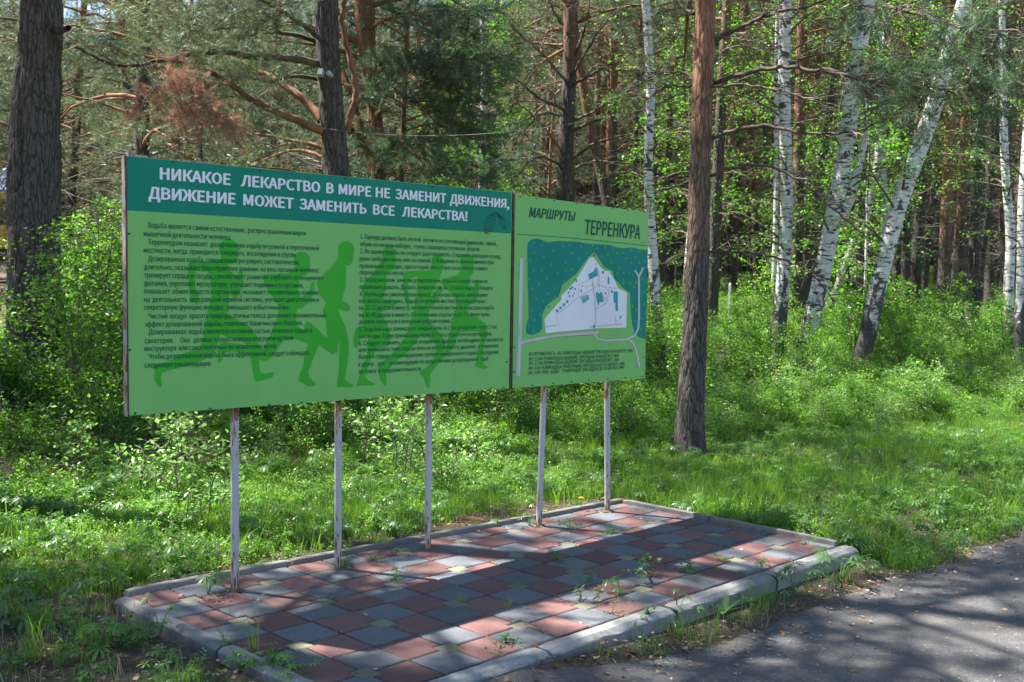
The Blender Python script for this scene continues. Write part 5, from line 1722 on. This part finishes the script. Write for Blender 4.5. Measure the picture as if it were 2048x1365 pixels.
# tall bushes round the left pine
for k, (px, d, w, s, lab) in enumerate([(215, 10.9, 2, 1.1, 'tall bright bush touching the left end of the large board'), (170, 10.6, 0, 1.15, 'bush in front of the right side of the massive pine'), (205, 11.6, 2, 1.2, 'tall bush behind the bush at the board end'),
                                        (128, 10.9, 3, .9, 'low bush at the foot of the massive pine'), (12, 10.9, 3, 1.0, 'bush left of the foot of the massive pine'), (58, 10.9, 3, .8, 'small bush before the massive pine trunk'), (-30, 10.6, 1, 1.2, 'bush cut by the left edge of the view'),
                                        (235, 10.0, 1, 1.0, 'low bush below the left end of the large board')]):
    p = at(px, 800, d)[:2]
    copy_thing(shr[w], 'shrub', lab, 'shrub', (p[0], p[1], gh(*p)), k * 1.3, s)
for k, (px, d, w, s, lab) in enumerate([(395, 7.9, 2, 1.0, 'pale-leaved sapling left of the first post'), (360, 8.6, 0, 1.15, 'pale sapling in the sun left of the first post, farther back'), (260, 8.3, 1, 1.1, 'pale sapling in the grass at the left'), (415, 7.3, 1, .9, 'small sapling with a white-leaved top near the first post'),
                                        (780, 9.6, 2, 1.1, 'pale-leaved sapling between the second and third posts'), (820, 9.0, 0, 1.1, 'sapling with large pale leaves left of the third post'), (770, 10.2, 0, 1.2, 'pale sapling deep between the second and third posts'), (930, 10.4, 1, 1.1, 'pale sapling right of the third post'),
                                        (900, 9.3, 1, .9, 'small sapling right of the third post'), (340, 9.5, 2, 1.0, 'pale sapling under the large board'), (175, 8.8, 0, .9, 'small pale sapling on the left slope')]):
    p = at(px, 900, d)[:2]
    copy_thing(sap[w], 'sapling', lab, 'sapling', (p[0], p[1], gh(*p)), k * 2.1, s * 1.05)
# farther undergrowth nobody could count
pts = []
for _ in range(5200):
    px = r.uniform(-500, 2600); d = 12 + 46 * r.random() ** 1.2
    p = at(px, 800, d)[:2]
    if clear_of(*p): continue
    if d > 30 and r.random() < .4: continue
    if -60 < px < 130 and d > 13: continue
    pts.append((p[0], p[1], gh(*p) - .05, r.normal(0, .1), r.normal(0, .1), r.random() * 6.28, r.uniform(.3, .6) + .4 * r.random() * float(sstep(15, 24, d)), r.choice([0, 1, 3, 1, 3, 4])))
scatter('undergrowth', pts, shr, 'knee-high leafy undergrowth covering the forest floor')

# ------------------------------------------------------------------ ground cover
def grass_tuft(seed, n, h, spreadr, mat, w=.0045):
    rr = np.random.default_rng(seed)
    Vs, Fs = [], []
    for k in range(n):
        az = rr.random() * 6.283; b0 = np.array([rr.normal(0, spreadr), rr.normal(0, spreadr), -.01])
        hh = h * rr.uniform(.45, 1.1); bend = rr.uniform(.1, .7) * hh
        d = np.array([math.cos(az), math.sin(az), 0]); s = np.array([-d[1], d[0], 0])
        a2 = rr.random() * 6.28; s = s * math.cos(a2) + d * math.sin(a2)
        ww = w * rr.uniform(.7, 1.3)
        p1 = b0 + d * bend * .25 + [0, 0, hh * .55]; p2 = b0 + d * bend + [0, 0, hh]
        i = len(Vs) * 5
        Vs.append([b0 - s * ww * .5, b0 + s * ww * .5, p1 - s * ww * .45, p1 + s * ww * .45, p2])
        Fs += [(i, i + 1, i + 3), (i, i + 3, i + 2), (i + 2, i + 3, i + 4)]
    return np_mesh('blades', np.array(Vs).reshape(-1, 3), np.array(Fs), mat)


def palmate(seed, nl, h, size, mat=FORB, nleaf=7):
    """forb with several palmately divided leaves on stalks"""
    rr = np.random.default_rng(seed)
    st = Soup(); V, F, n = [], [], 0
    for k in range(nl):
        az = rr.random() * 6.283; out = rr.uniform(.25, 1) * size * 1.6; hh = h * rr.uniform(.35, 1)
        P = np.array([(0, 0, -.01), (math.cos(az) * out * .5, math.sin(az) * out * .5, hh * .7), (math.cos(az) * out, math.sin(az) * out, hh)])
        st.add(*tube(P, [.0022, .0018, .0014], 4))
        c = P[2]; sz = size * rr.uniform(.6, 1.1)
        tx, ty = rr.normal(0, .3), rr.normal(0, .3)
        for q in range(nleaf):
            a = az + (q - (nleaf - 1) / 2) * (5.0 / nleaf)
            d = np.array([math.cos(a), math.sin(a), 0]); s = np.array([-d[1], d[0], 0])
            ll = sz * (1 - .25 * abs(q - (nleaf - 1) / 2) / nleaf * 2)
            pts_ = [c, c + d * ll * .55 + s * ll * .12, c + d * ll * .8 + s * ll * .13, c + d * ll, c + d * ll * .8 - s * ll * .13, c + d * ll * .55 - s * ll * .12]
            pts_ = [p + np.array([0, 0, tx * (p - c)[0] + ty * (p - c)[1] - .35 * np.dot(p - c, p - c) / sz + .12 * abs(np.dot(p - c, s))]) for p in pts_]
            V += pts_
            F += [(n, n + 1, n + 5), (n + 1, n + 2, n + 4), (n + 1, n + 4, n + 5), (n + 2, n + 3, n + 4)]
            n += 6
    return [('stalks', st.mesh('stalks', FORB)), ('leaves', np_mesh('leaves', np.array(V), np.array(F), mat))]


def rosette(seed, n, ln, w, mat=FORB, up=.5):
    rr = np.random.default_rng(seed); V, F = [], []
    for k in range(n):
        az = k * 2.4 + rr.normal(0, .2); d = np.array([math.cos(az), math.sin(az), 0]); s = np.array([-d[1], d[0], 0])
        l_ = ln * rr.uniform(.6, 1.1); u = up * rr.uniform(.4, 1.3)
        ts = [0, .35, .7, 1]; ws = [.12, .8, 1.0, .02]
        i = len(V)
        for t_, w_ in zip(ts, ws):
            c = d * l_ * t_ + np.array([0, 0, l_ * u * t_ - l_ * .35 * t_ ** 2])
            V += [c - s * w * w_ / 2, c + s * w * w_ / 2]
        for q in range(3): F.append((i + 2 * q, i + 2 * q + 1, i + 2 * q + 3, i + 2 * q + 2))
    return [('leaves', np_mesh('leaves', np.array(V), np.array(F), mat))]


gt = [[('blades', grass_tuft(300, 26, .17, .04, GRASS))], [('blades', grass_tuft(301, 20, .26, .05, GRASS))], [('blades', grass_tuft(302, 30, .11, .06, GRASS, .004))], [('blades', grass_tuft(303, 16, .15, .06, DRYGRASS, .003))]]
fb = [palmate(310, 7, .13, .05), palmate(311, 9, .17, .06), palmate(312, 5, .10, .055), rosette(313, 9, .13, .028), palmate(314, 8, .12, .04, SHRUBLEAF2, 5)]
lowherb = [make_shrub_proto(320, .26, 9, diamond(.045, .03, .003), SHRUBLEAF, 60, .7, .02), make_shrub_proto(321, .18, 9, diamond(.036, .03, .003), SHRUBLEAF2, 66, .9, .02)]

inpad_ = lambda x, y: (-.42 < x < 3.93) and (-1.95 < y < .32)
def cover_density(x, y):
    """share of ground covered by plants"""
    if inpad_(x, y): return 0
    if y < float(road_edge(x)) - .02: return 0
    d = 1.0
    if y < -1.3 and x < .2: d = .12                     # bare worn corner at the left front
    elif x < -.3 and y < 2.2: d = .9 * float(sstep(-.7, 1.4, y)) + .1
    dist_pad = max(-.4 - x, x - 3.95, y - .3, -1.9 - y)
    if x < 3.8 and y > 0 and dist_pad < .3: d = min(d, .3)
    if y < -1.3 and .2 < x < 4.0: return .16
    if -1 < x < 3.4 and 3.3 < y < 6.2: d = min(d, .3)      # littered slope
    m_ = float(vnoise(x * .8 + 60, y * .8 + 60, 9))
    return d * (.25 + 1.0 * m_)


pg, pf_, pl = [], [], []
for _ in range(46000):
    px = r.uniform(-250, 2300); d = 3.4 + 13 * r.random() ** .8
    p = at(px, 900, d)[:2]
    c_ = cover_density(*p)
    if r.random() > c_: continue
    z = gh(*p)
    u = r.random()
    # patches of grass and patches of broad-leaved herbs
    pa = float(vnoise(p[0] * .7 + 20, p[1] * .7 + 20, 19))
    if u < .42 + .3 * (pa > .5):
        if p[1] > 3.5 and r.random() < .5: continue
        dry = r.random() < (.32 if c_ < .4 else .07)
        pg.append((p[0], p[1], z, r.normal(0, .12), r.normal(0, .12), r.random() * 6.28, r.uniform(.4, .95) * (1.2 if p[0] > 4 and p[1] < .6 else 1), 3 if dry else r.choice([0, 0, 1, 2, 2])))
    elif u < .80:
        nr = float(sstep(1.0, 5.5, p[1] - .1 * max(0, p[0] - 4)))
        if r.random() < .5 * (1 - nr): continue
        pl.append((p[0], p[1], z - .01, r.normal(0, .15), r.normal(0, .15), r.random() * 6.28, r.uniform(.25, .55) + .5 * nr * r.random(), r.integers(0, 2)))
    elif u < .91:
        pf_.append((p[0], p[1], z, r.normal(0, .15), r.normal(0, .15), r.random() * 6.28, r.uniform(.5, 1.2), r.choice([0, 1, 2, 3, 4], p=[.3, .2, .25, .05, .2])))
scatter('grass', pg, gt, 'grass growing in tufts round the pad and under the trees')
scatter('low_herbs', pl, lowherb, 'low small-leaved herbs covering the forest floor')
scatter('broad_leaved_herbs', pf_, fb, 'lupin-like herbs with divided leaves among the grass')

# plants one can point to: in the pad joints, along the kerb, at the corner
FG = {'pad': 'weeds growing from the joints of the pad', 'kerb': 'weeds along the foot of the front kerb', 'corner': 'herbs at the near left corner of the pad'}
def weed(parts, px, py, z, s, label, name='weed', cat='weed', group=None, rz=None):
    d = FWD + RGT * (px - 1024) / FOC - UPV * (py - 682.5) / FOC
    p = CAM + d * (z - CAM[2]) / d[2]
    return copy_thing(parts, name, label, cat, (p[0], p[1], z), r.random() * 6.28 if rz is None else rz, s, group)


smallw = palmate(330, 5, .06, .045)
smallg = [('blades', grass_tuft(331, 12, .10, .012, GRASS, .003))]
pinn = make_shrub_proto(332, .13, 3, diamond(.03, .012, .001), FORB, 130, .5, .012)
weed(palmate(333, 5, .13, .075), 415, 1188, 0, 1.0, 'lupin-like weed sprouting in front of the first post', group=FG['pad'])
weed(smallw, 295, 1206, 0, .7, 'tiny weed at the left corner of the pad', group=FG['pad'])
weed(smallw, 690, 1132, 0, 1.0, 'leafy weed at the foot of the second post', group=FG['pad'])
weed(smallw, 745, 1120, 0, .8, 'weed on the grey tile right of the second post', group=FG['pad'])
weed(palmate(334, 4, .14, .06), 785, 1108, 0, .8, 'tall thin weed between the second and third posts', group=FG['pad'])
weed(smallw, 790, 1160, 0, .9, 'weed by the yellow tile in front of the third post', group=FG['pad'])
weed(smallg, 925, 1205, 0, 1.0, 'grass tuft on the yellow tile near the middle of the pad', group=FG['pad'])
weed(smallw, 1110, 1122, 0, 1.0, 'weed on the tiles in front of the fourth post', group=FG['pad'])
weed(palmate(335, 7, .1, .06), 1140, 1060, 0, 1.0, 'clump of pale weeds between the fourth and fifth posts', group=FG['pad'])
weed(palmate(336, 5, .09, .05), 1060, 1052, 0, 1.0, 'weeds left of the foot of the fourth post', group=FG['pad'])
weed([('leaves', rosette(337, 6, .09, .02)[0][1])] + smallg, 1220, 1066, 0, 1.1, 'upright sunlit weed in front of the fifth post', group=FG['pad'])
weed(pinn, 1330, 1160, 0, 1.25, 'bushy dark weed on the tiles near the front kerb', group=FG['pad'])
weed(smallw, 1372, 1145, 0, 1.0, 'weed right of the bushy dark weed', group=FG['pad'])
weed(palmate(338, 5, .11, .05), 1240, 1190, 0, .95, 'spreading weed with bent stalks near the front kerb', group=FG['pad'])
weed(smallw, 1180, 1165, 0, .85, 'small weed on the grey tile in the middle', group=FG['pad'])
weed(pinn, 1178, 1210, 0, .8, 'ferny weed on the yellow tile near the kerb', group=FG['pad'])
weed(smallw, 1525, 1135, 0, .9, 'weed by the second kerb joint', group=FG['pad'])
weed(smallw, 1442, 1125, 0, .8, 'weed on the yellow tile at the right of the pad', group=FG['pad'])
weed(smallw, 1615, 1090, 0, .7, 'weed in the far right corner of the pad', group=FG['pad'])
weed(smallg, 1465, 1045, 0, .6, 'wisp of grass at the right edge of the pad', group=FG['pad'])
weed(smallw, 985, 1050, 0, .9, 'weed at the back kerb left of the fourth post', group=FG['pad'])
weed(smallg, 1015, 1215, 0, 1.0, 'wiry grass in the joints before the third post', group=FG['pad'])
for k, (px, py, pr, s, lab) in enumerate([(1590, 1185, palmate(340, 7, .16, .075), 1.1, 'big lupin-like weed against the right end of the front kerb'), (1680, 1160, palmate(341, 8, .17, .07), 1.1, 'dark leafy clump at the right end of the kerb'), (1545, 1205, palmate(342, 5, .09, .05), 1.0, 'weed below the second kerb joint'),
                                          (1450, 1225, rosette(343, 7, .14, .035, FORB, 1.2), 1.0, 'upright jagged-leaved weed against the kerb'), (1265, 1270, rosette(344, 8, .13, .02, FORB, 1.2), .8, 'long-leaved weed before the first kerb joint'), (1320, 1250, pinn, 1.0, 'ferny weed at the first kerb joint'), (1355, 1238, palmate(345, 4, .2, .04), .9, 'tall thin weed with narrow leaves at the kerb joint'),
                                          (1145, 1302, palmate(346, 4, .09, .04), .8, 'weed in front of the near half of the kerb'), (1050, 1325, pinn, 1.1, 'low ferny weed by the near half of the kerb'), (1400, 1228, smallw, 1.0, 'small weed in the litter by the kerb'), (1635, 1170, palmate(347, 5, .14, .06), 1.0, 'leafy weed between the two clumps at the kerb end')]):
    weed(pr, px, py, -.07, s, lab, group=FG['kerb'])
for k, (px, py, pr, s, lab) in enumerate([(540, 1350, palmate(350, 12, .12, .055, SHRUBLEAF2), 1.1, 'bright sunlit herb clump at the near corner of the pad'), (480, 1345, palmate(351, 10, .13, .05, SHRUBLEAF2), 1.0, 'pale herb clump at the bottom edge left of the corner'), (600, 1362, palmate(352, 10, .1, .05, SHRUBLEAF2), 1.0, 'leafy herb clump cut by the bottom edge'),
                                          (330, 1335, palmate(353, 9, .1, .045, SHRUBLEAF2), 1.0, 'small herb clump in the dirt left of the pad'), (320, 1268, palmate(354, 5, .14, .05), 1.0, 'upright lupin-like weed beside the left kerb'), (300, 1300, palmate(355, 6, .09, .05), 1.0, 'dark weed in the dirt beside the left kerb'),
                                          (450, 1300, [('blades', grass_tuft(356, 14, .2, .02, GRASS))], 1.0, 'tall grass tuft over the left kerb'), (515, 1310, [('blades', grass_tuft(357, 10, .24, .02, GRASS))], 1.0, 'bright grass blades at the left kerb')]):
    weed(pr, px, py, gh(-.6, -.9) - .01, s, lab, 'herb_clump', 'herb clump', FG['corner'])

pts = []
for _ in range(520):      # moss and grass shoots in the joints
    a_, c_ = r.integers(-1, 16) * .25, r.uniform(-1.76, .15)
    x, y = (a_, c_) if r.random() < .5 else (r.uniform(-.2, 3.8), r.integers(-7, 1) * .25)
    if not (-.22 < x < 3.83 and -1.77 < y < .1): continue
    if r.random() > .25 + .75 * float(vnoise(x * 1.5 + 30, y * 1.5 + 30, 44)): continue
    pts.append((x + r.normal(0, .004), y + r.normal(0, .004), -.004, 0, 0, r.random() * 6.28, r.uniform(.25, .8), r.choice([0, 0, 1, 2])))
scatter('joint_shoots', pts, [[('blades', grass_tuft(360, 9, .028, .012, GRASS, .0025))], [('blades', grass_tuft(361, 5, .075, .008, GRASS, .002))], [('leaves', rosette(362, 6, .03, .009)[0][1])]], 'tiny moss tufts and grass shoots in the tile joints')

# dandelions behind the pad
def dandelion(px, py_head, py_foot, d, lab):
    top = at(px, py_head, d); foot = np.array([top[0], top[1], gh(top[0], top[1])])
    t = thing('dandelion', lab, 'dandelion', tuple(foot))
    V, F = tube(np.array([(0, 0, -.01), (.004, 0, (top[2] - foot[2]) * .5), tuple(top - foot)]), [.003, .0028, .0028], 6)
    link('stem', np_mesh('stem', V, F, FORB, True), t)
    rr = np.random.default_rng(int(px)); Vs, Fs = [], []
    for k in range(60):
        az = k * 2.4; rad = .022 * math.sqrt((k + 4) / 64); dv = np.array([math.cos(az), math.sin(az), 0]); s = np.array([-dv[1], dv[0], 0]) * .0035
        c = top - foot; i = len(Vs)
        tip = c + dv * rad + [0, 0, .013 * (1.2 - rad / .022)]
        Vs += [c - s * .3, c + s * .3, tip + s, tip - s]; Fs.append((i, i + 1, i + 2, i + 3))
    link('flower_head', np_mesh('flower_head', np.array(Vs), np.array(Fs), simple('dandelion_yellow', (0.75, 0.5, 0.01), .6)), t)
    for nm, me_ in rosette(int(px), 8, .12, .025): link('leaves', me_, t)


dandelion(1162, 997, 1030, 8.3, 'yellow dandelion between the fourth and fifth posts')
dandelion(1207, 998, 1022, 8.6, 'yellow dandelion half hidden by the fifth post')

# litter: needles, dry leaves, bits of bark
def litter():
    rr = np.random.default_rng(88)
    n = 42000
    X, Y, K = [], [], []
    c = 0
    P = []
    while c < n:
        m_ = 8000
        x = rr.uniform(-2.5, 7.5, m_); y = rr.uniform(-3.6, 7, m_)
        e = road_edge(x)
        w = np.where(y < e, .8 * np.exp(-(e - y) / .24) + .022, .35)
        band = np.exp(-((y - (-2.0)) / .13) ** 2) * (x > -.2) * (x < 5.5)
        w = np.maximum(w, band)
        w = np.where((x < -.35) & (y < .8), .8, w)
        w = np.where((x < 2.6) & (y > 3.7) & (y < 5.6), .9, w)
        w = np.where((y > .3) & (y < .7) & (x > -.3) & (x < 3.9), .7, w)
        ip_ = (x > -.36) & (x < 3.93) & (y > -1.92) & (y < .28)
        jn = np.minimum(np.abs((x + .125) % .25 - .125), np.abs((y + .125) % .25 - .125)) < .012
        w = np.where(ip_, np.where(jn, .16, .012), w)
        keep = rr.random(m_) < w
        x, y, ip_ = x[keep], y[keep], ip_[keep]
        z = np.where(ip_, .002, ground_h(x, y) + .004)
        z = np.where((y < road_edge(x)) & ~ip_, ground_h(x, y) + .02, z)
        P.append(np.stack([x, y, z], -1)); c += len(x)
    P = np.concatenate(P)[:n]
    az = rr.random(n) * 6.283; D = np.stack([np.cos(az), np.sin(az), rr.normal(0, .18, n)], -1)
    ln = rr.uniform(.02, .06, n); kind = rr.random(n)
    wd = np.where(kind < .72, .0014, rr.uniform(.006, .018, n))
    ln = np.where(kind < .72, ln, rr.uniform(.012, .035, n))
    S = np.stack([-np.sin(az), np.cos(az), rr.normal(0, .25, n)], -1) * wd[:, None]
    A, B_ = P, P + D * ln[:, None]; Mid = P + D * ln[:, None] * .5 + np.array([0, 0, .003])
    V = np.stack([A, Mid + S, B_, Mid - S], 1).reshape(-1, 3)
    F = np.arange(4 * n).reshape(-1, 4)
    m, nt, bs = mat_new('dry_litter')
    g_ = nt.nodes.new('ShaderNodeNewGeometry')
    L(nt, ramp(nt, g_.outputs['Random Per Island'], [(0.0, (0.09, .045, .025)), (.4, (.24, .12, .06)), (.75, (.36, .21, .12)), (1.0, (.45, .36, .27))]), bs.inputs['Base Color'])
    bs.inputs['Roughness'].default_value = .9
    return tag(link('needle_litter', np_mesh('needle_litter', V, F, m)), 'fallen brown needles and dry leaf bits along the kerb and slope', None, None, 'stuff')


litter()

# ------------------------------------------------------------------ gazebo far left, marker post, cable
gz = at(30, 503, 41)
gaz = thing('gazebo', 'yellow gazebo with blue roof half hidden by the massive pine', 'gazebo', (gz[0], gz[1], gh(gz[0], gz[1])), .78)
GB = simple('blue_roof_sheet', (0.02, 0.06, 0.28), .65, var=.12); GY = simple('yellow_paint', (0.6, 0.38, 0.02), .5, var=.1)
zoff = gz[2] - gh(gz[0], gz[1])
hw = 1.75
E0 = 2.2 + zoff
b = MB()
b.add([(-hw, -hw, E0), (hw, -hw, E0), (hw, hw, E0), (-hw, hw, E0), (0, 0, E0 + 1.15), (-hw, -hw, E0 - .05), (hw, -hw, E0 - .05), (hw, hw, E0 - .05), (-hw, hw, E0 - .05)],
      [(0, 1, 4), (1, 2, 4), (2, 3, 4), (3, 0, 4), (8, 7, 6, 5), (0, 5, 6, 1), (1, 6, 7, 2), (2, 7, 8, 3), (3, 8, 5, 0)])
b.obj('roof', GB, gaz)
b = MB()
for k in range(1, 15):
    t_ = k / 15
    for (ax_, sg) in ((0, -1), (0, 1), (1, -1), (1, 1)):
        c = (-hw + 2 * hw * t_)
        zt = E0 + 1.15 * (1 - abs(c) / hw)
        p0 = (c, sg * hw, E0 + .01) if ax_ == 0 else (sg * hw, c, E0 + .01)
        p1 = (c, sg * abs(c), zt + .01) if ax_ == 0 else (sg * abs(c), c, zt + .01)
        V, F = tube([p0, p1], .018, 4); b.add(V, F.tolist())
b.obj('roof_ribs', GB, gaz)
b = MB()
for sg in (-1, 1):
    for k in range(14):
        c = -hw + (k + .5) * 2 * hw / 14
        s_ = hw / 14
        for axx in (0, 1):
            pts_ = [(c - s_, 0), (c + s_, 0), (c + s_, -.2), (c + s_ * .5, -.27), (c, -.29), (c - s_ * .5, -.27), (c - s_, -.2)]
            V = [((q, sg * (hw - .03), E0 - .055 + w_) if axx == 0 else (sg * (hw - .03), q, E0 - .055 + w_)) for q, w_ in pts_]
            V2 = [((q, sg * (hw - .05), E0 - .055 + w_) if axx == 0 else (sg * (hw - .05), q, E0 - .055 + w_)) for q, w_ in pts_]
            b.add(V + V2, [tuple(range(7)), tuple(range(13, 6, -1))] + [(i_, (i_ + 1) % 7, 7 + (i_ + 1) % 7, 7 + i_) for i_ in range(7)])
b.obj('scalloped_fascia', GY, gaz)
for x in (-1, 1):
    for y in (-1, 1):
        b = MB(); b.box(x * (hw - .25) - .06, x * (hw - .25) + .06, y * (hw - .25) - .06, y * (hw - .25) + .06, -.3, E0 - .06); b.obj('post', GY, gaz)
for sg in (-1, 1):
    for axx in (0, 1):
        b = MB()
        a_ = hw - .32; f_ = sg * (hw - .25)
        for z0, z1 in ((.85, .92), (.12, .18)):
            b.box(*((-a_, a_, f_ - .025, f_ + .025) if axx == 0 else (f_ - .025, f_ + .025, -a_, a_)), z0 + zoff, z1 + zoff)
        b.obj('rail', GY, gaz)
        for k in range(13):
            c = -a_ + (k + .5) * 2 * a_ / 13
            b = MB(); b.box(*((c - .09, c + .09, f_ - .012, f_ + .012) if axx == 0 else (f_ - .012, f_ + .012, c - .09, c + .09)), .18 + zoff, .85 + zoff)
            b.obj('railing_board', GY, gaz)

mp = at(1459, 612, 26); 
mk = thing('marker_post', 'small white marker post in the thicket right of the near pine', 'marker post', (mp[0], mp[1], gh(mp[0], mp[1])))
b = MB(); zt = at(1459, 570, 26)[2] - gh(mp[0], mp[1]); b.box(-.028, .028, -.028, .028, -.1, zt)
b.add([(-.028, -.028, zt), (.028, -.028, zt), (.028, .028, zt), (-.028, .028, zt), (0, 0, zt + .06)], [(0, 1, 4), (1, 2, 4), (2, 3, 4), (3, 0, 4)])
b.obj('shaft', WHITEPL, mk)

cab = [(646, 257, 14.7), (700, 264, 14.6), (800, 272, 14.3), (900, 272, 14.0), (975, 268, 13.7), (1080, 258, 13.3), (1150, 247, 13.0), (1245, 228, 12.6), (1315, 213, 12.3), (1440, 176, 11.7), (1560, 128, 11.0), (1665, 85, 10.3), (1820, 15, 9.4), (1980, -70, 8.6)]
P = np.array([at(*c) for c in cab]); s_ = np.concatenate([[0], np.cumsum(np.linalg.norm(np.diff(P, axis=0), axis=1))]); tt = np.linspace(0, s_[-1], 70)
C = np.stack([np.interp(tt, s_, P[:, k]) for k in range(3)], -1)
for _ in range(4): C[1:-1] = (C[:-2] + 2 * C[1:-1] + C[2:]) / 4
V, F = tube(C, .003, 6)
tag(link('overhead_cable', np_mesh('overhead_cable', V, F, simple('grey_cable', (.2, .2, .19), .6), True)), 'thin sagging grey cable strung from the pine with the camera', 'cable')

# things that still share a label are told apart by their order across the view
same = {}
for o in COL.objects:
    if o.parent is None and o.get('category'): same.setdefault(o['label'], []).append(o)
ORD = ['', 'second', 'third', 'fourth', 'fifth', 'sixth', 'seventh', 'eighth', 'ninth', 'tenth', 'eleventh', 'twelfth', 'thirteenth', 'fourteenth', 'fifteenth', 'sixteenth', 'seventeenth', 'eighteenth', 'nineteenth', 'twentieth', 'next to last', 'next to last']
for lab, obs in same.items():
    if len(obs) < 2: continue
    obs.sort(key=lambda o: project(np.array(o.location))[0])
    for k, o in enumerate(obs):
        if k == 0: o['label'] = lab + ', leftmost'
        elif k == len(obs) - 1: o['label'] = lab + ', rightmost'
        elif k < 20: o['label'] = lab + ', %s from left' % ORD[k]

print('objects', len(COL.objects), 'tris', sum(len(m_.loops) - 2 * len(m_.polygons) for m_ in bpy.data.meshes))
